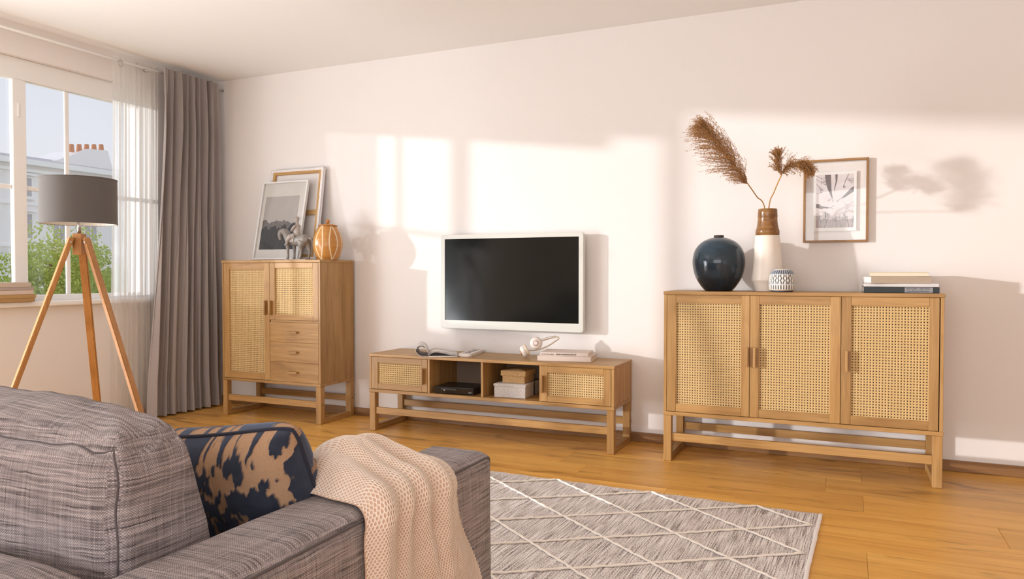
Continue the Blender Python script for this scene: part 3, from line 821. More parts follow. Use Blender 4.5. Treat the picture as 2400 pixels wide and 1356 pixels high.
# ================================================================== ON THE SIDEBOARD
ZS = SBH + .0006
def mat_navy():
    m, n, b = new_mat('navy_reactive_glaze')
    tcn = N(n, 'ShaderNodeTexCoord'); sp = N(n, 'ShaderNodeSeparateXYZ'); n.links.new(tcn.outputs['Object'], sp.inputs[0])
    nz = N(n, 'ShaderNodeTexNoise'); nz.inputs['Scale'].default_value = 9; nz.inputs['Detail'].default_value = 6; n.links.new(tcn.outputs['Object'], nz.inputs['Vector'])
    vo = N(n, 'ShaderNodeTexNoise'); vo.inputs['Scale'].default_value = 260; n.links.new(tcn.outputs['Object'], vo.inputs['Vector'])
    a = N(n, 'ShaderNodeMath', operation='MULTIPLY_ADD'); a.inputs[1].default_value = 2.6; n.links.new(sp.outputs['Z'], a.inputs[0])
    s = N(n, 'ShaderNodeMath', operation='MULTIPLY'); s.inputs[1].default_value = .8; n.links.new(nz.outputs['Fac'], s.inputs[0]); n.links.new(s.outputs[0], a.inputs[2])
    r_ = N(n, 'ShaderNodeValToRGB'); e = r_.color_ramp.elements
    e[0].position = .45; e[0].color = (.016, .018, .021, 1); e[1].position = 1.0; e[1].color = (.030, .056, .080, 1)
    n.links.new(a.outputs[0], r_.inputs[0])
    sr = N(n, 'ShaderNodeMapRange'); sr.inputs['From Min'].default_value = .55; sr.inputs['From Max'].default_value = .72; sr.inputs['To Max'].default_value = .5
    n.links.new(vo.outputs['Fac'], sr.inputs[0])
    mx = N(n, 'ShaderNodeMix', data_type='RGBA'); mx.inputs['B'].default_value = (.07, .085, .095, 1)
    n.links.new(sr.outputs[0], mx.inputs['Factor']); n.links.new(r_.outputs[0], mx.inputs['A']); n.links.new(mx.outputs['Result'], b.inputs['Base Color'])
    b.inputs['Specular IOR Level'].default_value = .35; b.inputs['Roughness'].default_value = .10; b.inputs['Coat Weight'].default_value = .1; b.inputs['Coat Roughness'].default_value = .04
    return m
nv = thing('round_vase', 'large round navy glazed vase with a tiny neck', 'vase', (-.632, 4.13, ZS))
prof = smooth_profile([(.070, 0), (.096, .030), (.122, .075), (.136, .130), (.1365, .175), (.122, .225), (.090, .262), (.050, .282), (.027, .287)], 7)
link('body', finish(lathe([(0, 0)] + prof, 96), 'vase', True), mat_navy(), nv)
link('neck', finish(lathe([(.0268, .2865), (.0262, .2975), (.0235, .2985), (.020, .297), (.0195, .27)], 48), 'neck', True), plain('bare_clay_rim', (.045, .03, .022), .6), nv)

tvz = thing('tall_vase', 'tall tapering cream vase with a brown bamboo neck', 'vase', (-.384, 4.14, ZS))
prof = [(0, 0), (.058, 0), (.061, .002)] + smooth_profile([(.061, .004), (.0635, .022), (.069, .040), (.0785, .056)], 5) + smooth_profile([(.0795, .0595), (.075, .14), (.068, .22), (.0605, .293)], 5)
cream = plain('cream_matt_glaze', (.88, .79, .70), .35, noise_amt=.02)
link('body', finish(lathe(prof + [(.054, .2935)], 80), 'vase', True), cream, tvz)
prof = [(.056, .294), (.0605, .2955), (.0605, .318), (.0585, .323), (.0565, .328), (.0540, .340), (.0505, .365), (.0492, .381), (.0492, .386), (.0500, .388), (.0490, .415), (.0478, .4315), (.0455, .4325), (.0440, .430), (.0440, .33)]
link('bamboo_neck', finish(lathe(prof, 80), 'neck', True), vase_wood, tvz)

pt = thing('ribbed_pot', 'small white and blue pot carved with upright ribs', 'pot', (-.300, 4.018, ZS))
bm = bmesh.new(); seg = 288; rings = []
P2 = smooth_profile([(.0520, .0065), (.0620, .012), (.0645, .030), (.0640, .060), (.0600, .085), (.0510, .103), (.0400, .1125), (.0340, .1155)], 10)
me_c = []
def rib(t, z):
    n_ = 30; ph = (t * n_ / (2 * math.pi)) % 1
    if .012 < z < .036: band = 0
    elif .040 < z < .088: band = 1
    elif .090 < z < .112: band = 2
    else: return 0.0
    if band == 1:
        off = .18 * math.sin((z - .040) / .048 * 4 * math.pi) * (1 if int(t * n_ / (2 * math.pi)) % 2 else -1)
        ph = (ph + off) % 1
    d = abs(ph - .5) * 2
    edge = min(1, {0: min(z - .012, .036 - z), 1: min(z - .040, .088 - z), 2: min(z - .090, .112 - z)}[band] / .003)
    return max(0, (1 - d * 1.9)) * edge
for r_, z in P2:
    ring = []
    for k in range(seg):
        t = 2 * math.pi * k / seg; g = min(1, rib(t, z) * 2.2); rr = r_ - .0028 * g
        ring.append(bm.verts.new((rr * math.cos(t), rr * math.sin(t), z))); me_c.append(g)
    rings.append(ring)
for a, b2 in zip(rings[:-1], rings[1:]):
    for k in range(seg): bm.faces.new((a[k], a[(k + 1) % seg], b2[(k + 1) % seg], b2[k]))
inn = [bm.verts.new((.031 * math.cos(2 * math.pi * k / seg), .031 * math.sin(2 * math.pi * k / seg), .100)) for k in range(seg)]
for k in range(seg): bm.faces.new((rings[-1][k], rings[-1][(k + 1) % seg], inn[(k + 1) % seg], inn[k]))
bm.faces.new(inn); me_c += [0] * seg
me = finish(bm, 'pot', True); atn = me.attributes.new('groove', 'FLOAT', 'POINT')
for i, g in enumerate(me_c): atn.data[i].value = g
def mat_pot():
    m, n, b = new_mat('ribbed_pot_glaze'); at = N(n, 'ShaderNodeAttribute'); at.attribute_name = 'groove'
    tcn = N(n, 'ShaderNodeTexCoord'); sp = N(n, 'ShaderNodeSeparateXYZ'); n.links.new(tcn.outputs['Object'], sp.inputs[0])
    r_ = N(n, 'ShaderNodeValToRGB'); e = r_.color_ramp.elements; e[0].position = 0; e[0].color = (.80, .75, .68, 1); e[1].position = .118; e[1].color = (.42, .46, .52, 1)
    for ps, cc in ((.036, (.80, .75, .68, 1)), (.040, (.55, .58, .62, 1)), (.052, (.80, .76, .70, 1)), (.088, (.80, .76, .70, 1)), (.092, (.30, .35, .43, 1)), (.108, (.40, .44, .50, 1)), (.112, (.80, .75, .70, 1))):
        x = e.new(ps); x.color = cc
    n.links.new(sp.outputs['Z'], r_.inputs[0])
    mx = N(n, 'ShaderNodeMix', data_type='RGBA'); mx.inputs['B'].default_value = (.055, .055, .075, 1)
    n.links.new(at.outputs['Fac'], mx.inputs['Factor']); n.links.new(r_.outputs[0], mx.inputs['A']); n.links.new(mx.outputs['Result'], b.inputs['Base Color'])
    b.inputs['Roughness'].default_value = .25; return m
link('body', me, mat_pot(), pt)
link('foot', finish(lathe([(0, 0), (.050, 0), (.052, .002), (.0525, .0065), (0, .0066)], 64), 'foot', True), plain('slate_glaze', (.05, .055, .07), .4), pt)

# pampas grass ----------------------------------------------------------------
plume_m = mat_cloth('pampas_plume', (.47, .25, .092), 0, .3, .8, 120)
stem_m = plain('dry_stem', (.58, .33, .12), .6, noise_amt=.15)
def plume_mesh(axis, width, n_br, seed, droop, ln):
    """feathery seed head: many drooping branchlets set with small spikelets along a curved axis"""
    rg = random.Random(seed); verts, faces = [], []
    A = smooth_profile([tuple(p) for p in axis], 10); A = [Vector(a) for a in A]; nA = len(A)
    def spike(p, d, l, w_):
        sd_ = d.cross(Vector((rg.uniform(-1, 1), rg.uniform(-1, 1), rg.uniform(-1, 1))))
        if sd_.length < 1e-5: return
        sd_.normalize(); i = len(verts)
        verts.extend([p - sd_ * w_ * .4, p + sd_ * w_ * .4, p + d * l * .55 + sd_ * w_, p + d * l, p + d * l * .55 - sd_ * w_])
        faces.append((i, i + 1, i + 2, i + 3, i + 4))
    for b in range(n_br):
        t = rg.random() ** .85; k = min(nA - 2, int(t * (nA - 1))); p = A[k].lerp(A[k + 1], t * (nA - 1) - k)
        ax = (A[k + 1] - A[k]).normalized()
        rd = Vector((rg.gauss(0, 1), rg.gauss(0, 1), rg.gauss(0, 1))); rd -= ax * rd.dot(ax); rd.normalize()
        env = math.sin(math.pi * min(1, (t * .86 + .10))) ** .6
        L = ln * env * rg.uniform(.55, 1.1)
        d = (ax * rg.uniform(.75, 1.1) + rd * width * rg.uniform(.3, 1.0)).normalized()
        q = p.copy(); st = 9
        for s in range(st):
            nd = (d + Vector(droop) * .12 * s / st + Vector((rg.gauss(0, .07), rg.gauss(0, .07), rg.gauss(0, .07)))).normalized()
            q2 = q + nd * (L / st)
            spike(q, nd, L / st * 1.1, .0004)
            for _ in range(3):
                sp_ = (nd + Vector((rg.gauss(0, .45), rg.gauss(0, .45), rg.gauss(0, .45)))).normalized()
                spike(q.lerp(q2, rg.random()), sp_, rg.uniform(.006, .012), rg.uniform(.0007, .0013))
            q, d = q2, nd
    me = bpy.data.meshes.new('plume'); me.from_pydata([tuple(v) for v in verts], [], faces); me.update(); return me
base = Vector((-.384, 4.14, ZS))
def pampas(label, stem, r_, heads):
    t = thing('pampas_grass', label, 'dried grass', tuple(base), 0, 'dried pampas stems in the tall vase')
    bm = bmesh.new(); tube(bm, [Vector(p) - base for p in smooth_profile(stem, 8)], r_, 8)
    link('stem', finish(bm, 'stem', True), stem_m, t)
    for (axis, wd, nb, seed, dr_, ln) in heads:
        o = link('plume', plume_mesh([Vector(p) - base for p in axis], wd, nb, seed, dr_, ln), plume_m, t)
    return t
pampas('tall leaning pampas stem with a long feathery plume', [(-.372, 4.155, .96), (-.394, 4.122, 1.325), (-.422, 3.96, 1.39), (-.438, 3.72, 1.430)], .0030,
       [([(-.438, 3.72, 1.425), (-.485, 3.66, 1.50), (-.555, 3.61, 1.60), (-.618, 3.58, 1.685)], .95, 620, 21, (-2.4, 0, -.6), .172)])
pampas('shorter pampas stem with a bent double plume beside the picture frame', [(-.39, 4.13, .96), (-.378, 4.128, 1.33), (-.345, 4.06, 1.42), (-.304, 3.99, 1.497)], .0032,
       [([(-.306, 3.99, 1.490), (-.316, 3.985, 1.53), (-.322, 3.98, 1.575), (-.322, 3.975, 1.600)], 1.2, 150, 31, (-.6, 0, .3), .065),
        ([(-.306, 3.99, 1.500), (-.262, 3.985, 1.535), (-.215, 3.98, 1.540), (-.172, 3.975, 1.510)], 1.1, 260, 32, (.4, 0, -2.4), .085)])

# books -----------------------------------------------------------------------
def book(name, label, loc, rz, wd, dp, th, cover, pages=None, spine=True, group=None, open_front=False):
    """closed book lying flat: two boards, a spine (towards -y) and a page block"""
    t = thing(name, label, 'book', loc, rz, group); ct = min(.0025, th * .15)
    box('cover', (-wd / 2, -dp / 2, 0), (wd / 2, dp / 2, ct), cover, t, .0006)
    box('cover', (-wd / 2, -dp / 2, th - ct), (wd / 2, dp / 2, th), cover, t, .0006)
    if not open_front: box('spine', (-wd / 2, -dp / 2 - .0012, .0002), (wd / 2, -dp / 2 + .0015, th - .0002), cover, t, .0011)
    else: box('spine', (-wd / 2, dp / 2 - .0015, .0002), (wd / 2, dp / 2 + .0012, th - .0002), cover, t, .0006)
    box('pages', (-wd / 2 + .003, -dp / 2 + (.0017 if not open_front else .004), ct), (wd / 2 - .003, dp / 2 - (.004 if not open_front else .0017), th - ct), pages or paper_edge, t, 0)
    return t
navy_cover = plain('book_navy', (.022, .030, .036), .5)
linen = plain('book_linen', (.50, .40, .31), .85, noise_amt=.12, scale=400, bump=.3)
cream_cover = plain('book_cream', (.72, .60, .44), .6); white_cover = plain('book_white', (.70, .67, .66), .55)
zb = ZS; SBG = 'books stacked on the sideboard'
b1 = book('book', 'thick dark navy book at the bottom of the sideboard stack', (.236, 4.165, zb), math.radians(1), .326, .225, .0285, navy_cover, group=SBG)
box('spine_label', (.016, -.1146, .002), (.135, -.1135, .0265), plain('label_grey', (.30, .30, .32), .6), b1, 0)
me = text_mesh('Hans-Dietrich Genscher', .0098)
o = link('lettering', me, ink, b1, (.024, -.1147, .0055)); o.rotation_euler = (math.pi / 2, 0, 0)
for k, (xa, xb) in enumerate(((.024, .040), (.043, .047), (.050, .068), (.079, .096), (.099, .122))):
    box('small_print', (xa, -.1149, .0190), (xb, -.1145, .0212), ink, b1, 0)
zb += .0291
b2_ = book('book', 'thin white book lying on the navy book', (.236, 4.163, zb), math.radians(1), .322, .220, .0155, white_cover, paper_white, group=SBG); zb += .0161
b3 = book('book', 'beige linen book with white page ends', (.222, 4.150, zb), math.radians(10), .268, .195, .0340, linen, plain('page_white', (.86, .85, .84), .8), group=SBG); zb += .0346
b4 = book('book', 'cream paperback topping the sideboard stack', (.231, 4.150, zb), math.radians(1), .250, .180, .0205, cream_cover, plain('page_cream', (.82, .72, .56), .8, bump=.3, scale=300), group=SBG, open_front=True)

# ================================================================== ON AND IN THE TV UNIT
ZV = TVH + .0006
VG = 'books on the television unit'
pinkpaper = plain('book_blush', (.72, .60, .53), .6)
k1 = book('book', 'large blush book under the lettered book', (-1.505, 4.155, ZV), math.radians(9), .315, .215, .0300, pinkpaper, plain('page_tan', (.72, .56, .43), .8), group=VG)
k2 = book('book', 'blush book with black lettering on its spine below the headphones', (-1.505, 4.150, ZV + .0306), math.radians(9), .282, .195, .0195, pinkpaper, plain('page_tan2', (.76, .62, .50), .8), group=VG)
o = link('lettering', text_mesh('ANN MANDELBAUM', .0125, spacing=1.06), ink, k2, (-.048, -.0995, .0050)); o.rotation_euler = (math.pi / 2, 0, 0)
rk = random.Random(2); xx = -.134
while xx < -.066:
    wl = rk.uniform(.003, .008); box('small_print', (xx, -.0996, .0066), (xx + wl, -.0988, .0066 + rk.uniform(.003, .0048)), ink_grey, k2, 0); xx += wl + .0022

# headphones leaning on the books
hpn = thing('headphones', 'white over-ear headphones leaning on the stacked books', 'headphones', (-1.700, 4.135, ZV + .0))
hp_white = plain('headphone_plastic', (.78, .71, .66), .3, noise_amt=.02); hp_pad = plain('headphone_pad', (.70, .58, .46), .6); copper = plain('copper_ring', (.60, .26, .12), .3, .8)
def cup(cx, cy, cz, dirv):
    d = Vector(dirv).normalized(); q = Vector((0, 0, 1)).rotation_difference(d).to_matrix()
    pr_ = smooth_profile([(0, .026), (.012, .0255), (.013, .022), (.024, .019), (.033, .012), (.036, .004), (.034, -.004)], 4)
    bm = lathe(pr_, 40); bmesh.ops.rotate(bm, verts=bm.verts, matrix=q); a = link('ear_cup', finish(bm, 'cup', True), hp_white, hpn, (cx, cy, cz))
    bm = lathe(smooth_profile([(.033, -.004), (.037, -.009), (.036, -.018), (.028, -.022), (.018, -.018), (0, -.010)], 4), 40); bmesh.ops.rotate(bm, verts=bm.verts, matrix=q)
    link('ear_pad', finish(bm, 'pad', True), hp_pad, a, (cx, cy, cz))
    bm = lathe([(.0135, .0222), (.0150, .0230), (.0150, .0245), (.0130, .0262)], 40); bmesh.ops.rotate(bm, verts=bm.verts, matrix=q)
    link('trim_ring', finish(bm, 'ring', True), copper, a, (cx, cy, cz))
cup(.010, -.020, .093, (.30, -.92, .10)); cup(-.070, -.01, .040, (-.72, -.50, -.42))
bm = bmesh.new()
arc = smooth_profile([(.022, .004, .100), (.065, .03, .115), (.110, .055, .128), (.125, .06, .120), (.110, .055, .105), (.060, .035, .070), (.0, .02, .048), (-.048, .008, .044)], 6)
tube(bm, arc, .0068, 10, True, .6)
link('headband', finish(bm, 'band', True), hp_pad, hpn)
bm = bmesh.new(); tube(bm, smooth_profile([(.018, -.002, .106), (.06, .022, .124), (.108, .050, .134)], 6), .0016, 8); tube(bm, smooth_profile([(.022, -.004, .096), (.064, .024, .114), (.110, .052, .128)], 6), .0016, 8)
link('slider_wire', finish(bm, 'wire', True), steel, hpn)

# open magazine with a rolled half
mg = thing('magazine', 'open magazine with its left half rolled up', 'magazine', (-2.365, 4.005, ZV), math.radians(30))
def mat_print(name, base, inkc, sc):
    m, n, b = new_mat(name); tcn = N(n, 'ShaderNodeTexCoord'); mp = N(n, 'ShaderNodeMapping'); mp.inputs['Scale'].default_value = (1, 1, 1)
    nz = N(n, 'ShaderNodeTexNoise'); nz.inputs['Scale'].default_value = sc; nz.inputs['Detail'].default_value = 5
    n.links.new(tcn.outputs['Object'], mp.inputs[0]); n.links.new(mp.outputs[0], nz.inputs['Vector'])
    r_ = N(n, 'ShaderNodeValToRGB'); r_.color_ramp.elements[0].position = .48; r_.color_ramp.elements[1].position = .56
    r_.color_ramp.elements[0].color = (*base, 1); r_.color_ramp.elements[1].color = (*inkc, 1)
    n.links.new(nz.outputs['Fac'], r_.inputs[0]); n.links.new(r_.outputs[0], b.inputs['Base Color']); b.inputs['Roughness'].default_value = .4
    return m
def sheet(name, prof, y0, y1, th, mat, par):
    """a sheet whose cross-section in x-z follows prof, extruded in y, with thickness"""
    bm = bmesh.new(); P3 = [Vector((x, 0, z)) for x, z in smooth_profile(prof, 12)]; n_ = len(P3); out, inn = [], []
    for i, p in enumerate(P3):
        d = (P3[min(i + 1, n_ - 1)] - P3[max(i - 1, 0)]).normalized(); nr = Vector((-d.z, 0, d.x)) * th / 2; out.append(p + nr); inn.append(p - nr)
    lp_ = out + inn[::-1]; A = [bm.verts.new((p.x, y0, p.z)) for p in lp_]; B = [bm.verts.new((p.x, y1, p.z)) for p in lp_]; m2 = len(lp_)
    for i in range(m2): bm.faces.new((A[i], A[(i + 1) % m2], B[(i + 1) % m2], B[i]))
    for L in (A, B):
        for i in range(n_ - 1): bm.faces.new((L[i], L[i + 1], L[m2 - 2 - i], L[m2 - 1 - i]))
    return link(name, finish(bm, name), mat, par)
roll = [(0, .004), (-.03, .003), (-.058, .012), (-.076, .036), (-.066, .062), (-.042, .072), (-.018, .060), (-.006, .036), (.000, .012)]
sheet('rolled_pages', roll, -.10, .155, .003, mat_print('cover_print', (.80, .76, .74), (.42, .35, .34), 70), mg)
sheet('inner_pages', [(-.002, .006), (-.028, .007), (-.054, .015), (-.069, .037), (-.060, .058), (-.041, .066), (-.021, .056)], -.099, .154, .002, plain('page_brown', (.30, .22, .17), .5, noise_amt=.4, scale=12), mg)
sheet('lower_pages', [(.001, .004), (.03, .003), (.09, .003), (.175, .0035)], -.10, .155, .004, paper_white, mg)
sheet('open_page', [(.002, .010), (.020, .024), (.045, .030), (.085, .024), (.13, .013), (.178, .008)], -.10, .155, .0012, mat_print('page_print', (.76, .73, .71), (.50, .42, .37), 7), mg)
# slim white case
ws = thing('tablet_case', 'slim white rounded case with black brush marks beside the magazine', 'case', (-2.155, 4.180, ZV), math.radians(10))
bm = bmesh.new(); pl = rounded_rect(.085, .30, .018)
a = [bm.verts.new((x, z, 0)) for x, z in pl]; b2 = [bm.verts.new((x, z, .017)) for x, z in pl]; n_ = len(pl)
bm.faces.new(a[::-1]); bm.faces.new(b2)
for i in range(n_): bm.faces.new((a[i], a[(i + 1) % n_], b2[(i + 1) % n_], b2[i]))
bmesh.ops.bevel(bm, geom=[e for e in bm.edges if abs(e.verts[0].co.z - e.verts[1].co.z) < 1e-6], offset=.003, segments=2, affect='EDGES')
link('shell', finish(bm, 'shell'), plain('case_white', (.80, .72, .68), .35), ws)
for k in range(7):
    o = box('brush_mark', (-.028 + .006 * (k % 3), -.10 + k * .034, .0168), (.022 - .007 * (k % 2), -.094 + k * .034 + .006 * (k % 2), .0175), ink, ws, 0); o.rotation_euler = (0, 0, .5 - .3 * (k % 3))

# black media player
ZF = .2656
mp_ = thing('media_player', 'black disc player in the left open bay', 'media player', (-2.175, 4.07, ZF), math.radians(4))
box('casing', (-.130, -.10, .004), (.130, .11, .043), black_plastic, mp_, .003, 2)
box('front_panel', (-.131, -.106, .006), (.131, -.1005, .041), plain('gloss_black', (.008, .008, .009), .12), mp_, .0015)
box('disc_tray', (-.085, -.1068, .026), (.02, -.1062, .036), black_plastic, mp_, .0003)
box('badge', (-.066, -.1072, .022), (-.056, -.1064, .027), plain('badge_grey', (.45, .45, .45), .5), mp_, 0)
box('port', (.098, -.1072, .012), (.120, -.1064, .022), plain('port_grey', (.10, .10, .10), .4), mp_, .0003)
for x in (-.1, .1):
    for y_ in (-.08, .09): box('foot', (x - .008, y_ - .008, 0), (x + .008, y_ + .008, .004), black_plastic, mp_, .0005)
# woven boxes
def mat_wicker(name, c1, c2, su, sv):
    m, n, b = new_mat(name); tcn = N(n, 'ShaderNodeTexCoord'); ck = N(n, 'ShaderNodeTexNoise'); ck.inputs['Scale'].default_value = 150
    n.links.new(tcn.outputs['Object'], ck.inputs['Vector'])
    mx = N(n, 'ShaderNodeMix', data_type='RGBA'); mx.inputs['A'].default_value = (*c1, 1); mx.inputs['B'].default_value = (*c2, 1)
    n.links.new(ck.outputs['Fac'], mx.inputs['Factor']); n.links.new(mx.outputs['Result'], b.inputs['Base Color']); b.inputs['Roughness'].default_value = .75
    bp = N(n, 'ShaderNodeBump'); bp.inputs['Strength'].default_value = .6; bp.inputs['Distance'].default_value = .001
    n.links.new(ck.outputs['Fac'], bp.inputs['Height']); n.links.new(bp.outputs[0], b.inputs['Normal']); return m
def woven_box(bm, x0, x1, y0, y1, z0, z1, rw_, cw, amp):
    """box whose walls are woven: courses pass in front of and behind upright stakes"""
    per = []
    def seg_(ax, ay, bx_, by_, nx, ny):
        L = math.hypot(bx_ - ax, by_ - ay); n2 = max(4, int(L / (cw / 4)))
        for k in range(n2): per.append((ax + (bx_ - ax) * k / n2, ay + (by_ - ay) * k / n2, nx, ny))
    seg_(x0, y0, x1, y0, 0, -1); seg_(x1, y0, x1, y1, 1, 0); seg_(x1, y1, x0, y1, 0, 1); seg_(x0, y1, x0, y0, -1, 0)
    nr = max(2, round((z1 - z0) / rw_)); rings = []; s = 0.0; ss = []
    for i in range(len(per)):
        ss.append(s); j = (i + 1) % len(per); s += math.hypot(per[j][0] - per[i][0], per[j][1] - per[i][1])
    for r_ in range(nr * 3 + 1):
        z = z0 + (z1 - z0) * r_ / (nr * 3); row = r_ // 3; edge = .0 if r_ % 3 == 0 else 1.0; ring = []
        for i, (x, y_, nx, ny) in enumerate(per):
            wv = math.sin(2 * math.pi * ss[i] / (2 * cw) + math.pi * (row % 2)); d = amp * (wv * .9 + .4) * edge
            ring.append(bm.verts.new((x + nx * d, y_ + ny * d, z)))
        rings.append(ring)
    n2 = len(per)
    for a, b2 in zip(rings[:-1], rings[1:]):
        for k in range(n2): bm.faces.new((a[k], a[(k + 1) % n2], b2[(k + 1) % n2], b2[k]))
    bm.faces.new(rings[-1]); bm.faces.new(rings[0][::-1])
grey_w = mat_wicker('grey_weave', (.36, .31, .29), (.72, .65, .61), 1, 1); tan_w = mat_wicker('seagrass_weave', (.34, .19, .07), (.62, .40, .18), 1, 1)
gb = thing('storage_box', 'pale grey woven lidded box in the right open bay', 'box', (-1.818, 4.145, ZF), math.radians(3))
bm = bmesh.new(); woven_box(bm, -.098, .098, -.145, .145, .0005, .066, .0052, .0075, .0011); link('body', finish(bm, 'basket', True), grey_w, gb)
bm = bmesh.new(); woven_box(bm, -.102, .102, -.149, .149, .0662, .080, .0050, .0075, .0011); link('lid', finish(bm, 'lid', True), grey_w, gb)
box('strap', (.1022, -.006, .004), (.1050, .006, .0808), ink, gb, .0005)
tb = thing('storage_box', 'small tan seagrass lidded basket on top of the grey box', 'box', (-1.806, 4.118, ZF + .0815), math.radians(3))
bm = bmesh.new(); woven_box(bm, -.070, .070, -.082, .082, .0005, .044, .0068, .0085, .0018); link('body', finish(bm, 'basket', True), tan_w, tb)
bm = bmesh.new(); woven_box(bm, -.078, .078, -.090, .090, .0440, .074, .0068, .0085, .0018); link('lid', finish(bm, 'lid', True), tan_w, tb)

# ================================================================== WINDOW SIDE
# curtain rail
rd_ = thing('curtain_rail', 'slim white curtain rail under the ceiling above the window', 'curtain rail', (-4.375, 3.1, 2.395))
bm = bmesh.new(); tube(bm, [(0, -1.25, 0), (0, 1.238, 0)], .0075, 12); link('rod', finish(bm, 'rod', True), white_paint, rd_)
bm = bmesh.new(); tube(bm, [(0, 1.16, 0), (0, 1.240, 0)], .0085, 12); link('rod_end', finish(bm, 'rod_end', True), steel, rd_)
def rail_bracket(y_):
    bm = bmesh.new(); tube(bm, [(-.083, y_, .012), (-.02, y_, .012), (0, y_, -.010)], .006, 8)
    add_box(bm, (-.0845, y_ - .015, -.02), (-.080, y_ + .015, .045)); tube(bm, [(-.002, y_ - .012, -.014), (-.002, y_ + .012, -.014)], .012, 12)
    link('bracket', finish(bm, 'bracket'), steel, rd_)
rail_bracket(.545); rail_bracket(-1.1)
bm = bmesh.new(); n_ = 28; tube(bm, [(.012 + 0 * k, .345 + .019 * math.cos(2 * math.pi * k / n_), -.017 + .019 * math.sin(2 * math.pi * k / n_)) for k in range(n_ + 1)], .0035, 8, False)
link('curtain_ring', finish(bm, 'ring', True), steel, rd_)

def drape(name, label, ytop, ybot, folds, amp, ztop, xc, mat, seed, pinch, cat='curtain', nu=220, nv=60, puddle=0.0):
    rg = random.Random(seed); ph = [rg.uniform(0, 6.28) for _ in range(8)]; bm = bmesh.new(); vs = []
    fw_ = [rg.uniform(.7, 1.3) for _ in range(folds)]; tot = sum(fw_); cum = [0]
    for f in fw_: cum.append(cum[-1] + f / tot)
    def phase(u):
        for k in range(folds):
            if u <= cum[k + 1] + 1e-9: return k + (u - cum[k]) / (cum[k + 1] - cum[k])
        return folds
    for j in range(nv + 1):
        v = j / nv; z = ztop * (1 - v) + .012 * v; row = []
        spread = v ** 1.3
        y0 = ytop[0] + (ybot[0] - ytop[0]) * spread; y1 = ytop[1] + (ybot[1] - ytop[1]) * spread
        for i in range(nu + 1):
            u = i / nu; p = phase(u) * 2 * math.pi
            a = amp * (.55 + .45 * min(1, v * 6)) * (.75 + .5 * noise.noise(Vector((u * folds * .7, v * 1.3, seed))))
            if pinch and v < .07: a *= .8 + .3 * math.sin(3 * p)
            x = xc + a * math.sin(p + .5 * math.sin(v * 3 + ph[0])) + .45 * a * math.sin(2 * p + ph[1] + v * 2.5) + .25 * a * math.sin(3.3 * p + ph[3] - v * 1.5)
            y_ = y0 + (y1 - y0) * (u + .016 * math.sin(p * 1.0 + ph[2]) + .010 * math.sin(p * .5 + v * 5))
            if puddle and v > .9: x += puddle * (v - .9) / .1 * .5; 
            row.append(bm.verts.new((x, y_, z)))
        vs.append(row)
    for j in range(nv):
        for i in range(nu): bm.faces.new((vs[j][i], vs[j + 1][i], vs[j + 1][i + 1], vs[j][i + 1]))
    c = Vector((xc, (ybot[0] + ybot[1]) / 2, 0)); 
    for v in bm.verts: v.co -= c
    return tag(link(name, finish(bm, name, True), mat, None, c), label, cat)
drape('curtain', 'heavy taupe pleated curtain hanging in the room corner', (3.755, 4.255), (3.60, 4.27), 8, .035, 2.432, -4.345, drape_m, 4, True, puddle=.03)
drape('sheer_curtain', 'sheer white voile curtain glowing in front of the window', (3.395, 3.75), (3.36, 3.735), 9, .011, 2.425, -4.384, sheer_m, 9, False)

# books on the window sill
SG = 'books on the window sill'; zz = .8326
for lab, th, cv_, wd, off in (('tan hardback at the bottom of the window sill stack', .0215, plain('book_tan', (.42, .25, .10), .6), .27, 0.0),
                              ('ochre book second from the bottom of the window sill stack', .0215, plain('book_ochre', (.46, .29, .12), .6), .275, .004),
                              ('pale pink book in the middle of the window sill stack', .024, plain('book_palepink', (.66, .54, .47), .6), .262, -.004),
                              ('slim mauve book second from the top of the window sill stack', .018, plain('book_mauve', (.44, .36, .33), .6), .262, -.002),
                              ('thick beige book topping the window sill stack', .027, plain('book_beige', (.58, .48, .40), .6), .25, -.012)):
    bk = book('book', lab, (-4.446, 2.738 + off, zz), math.radians(90), wd, .122, th, cv_, group=SG); zz += th + .0006

# tripod floor lamp
LP = Vector((-3.225, 2.322, 0)); rt = Vector((math.cos(YAW), math.sin(YAW), 0)); fwv = Vector((-math.sin(YAW), math.cos(YAW), 0))
lp = thing('floor_lamp', 'tripod floor lamp with wooden legs and a dark grey drum shade', 'floor lamp', tuple(LP))
SR, SZ0, SZ1 = .158, 1.225, 1.433
link('shade', finish(lathe([(SR, SZ0), (SR, SZ1)], 96), 'shade', True), shade_m, lp)
link('shade_lining', finish(lathe([(SR - .002, SZ0 + .0005), (SR - .002, SZ1 - .0005)], 96), 'lining', True), shade_in, lp)
bm = bmesh.new()
for z in (SZ0 + .002, SZ1 - .002):
    tube(bm, [(SR * math.cos(t * math.pi / 24), SR * math.sin(t * math.pi / 24), z) for t in range(49)], .0022, 6, False)
link('shade_rim', finish(bm, 'rim', True), shade_m, lp)
bm = bmesh.new()
for k in range(3):
    a = k * 2 * math.pi / 3 + .4; tube(bm, [(0, 0, SZ0 + .03), (SR * math.cos(a), SR * math.sin(a), SZ0 + .006)], .0018, 6)
tube(bm, [(0, 0, 1.175), (0, 0, SZ0 + .04)], .0085, 14); tube(bm, [(0, 0, SZ0 + .04), (0, 0, SZ0 + .085)], .018, 16)
link('lamp_holder', finish(bm, 'holder', True), steel, lp)
bm = bmesh.new(); r2 = bmesh.ops.create_uvsphere(bm, u_segments=20, v_segments=14, radius=.030)
for v in bm.verts: v.co.z += SZ0 + .115
link('bulb', finish(bm, 'bulb', True), plain('opal_bulb', (.85, .84, .82), .3), lp)
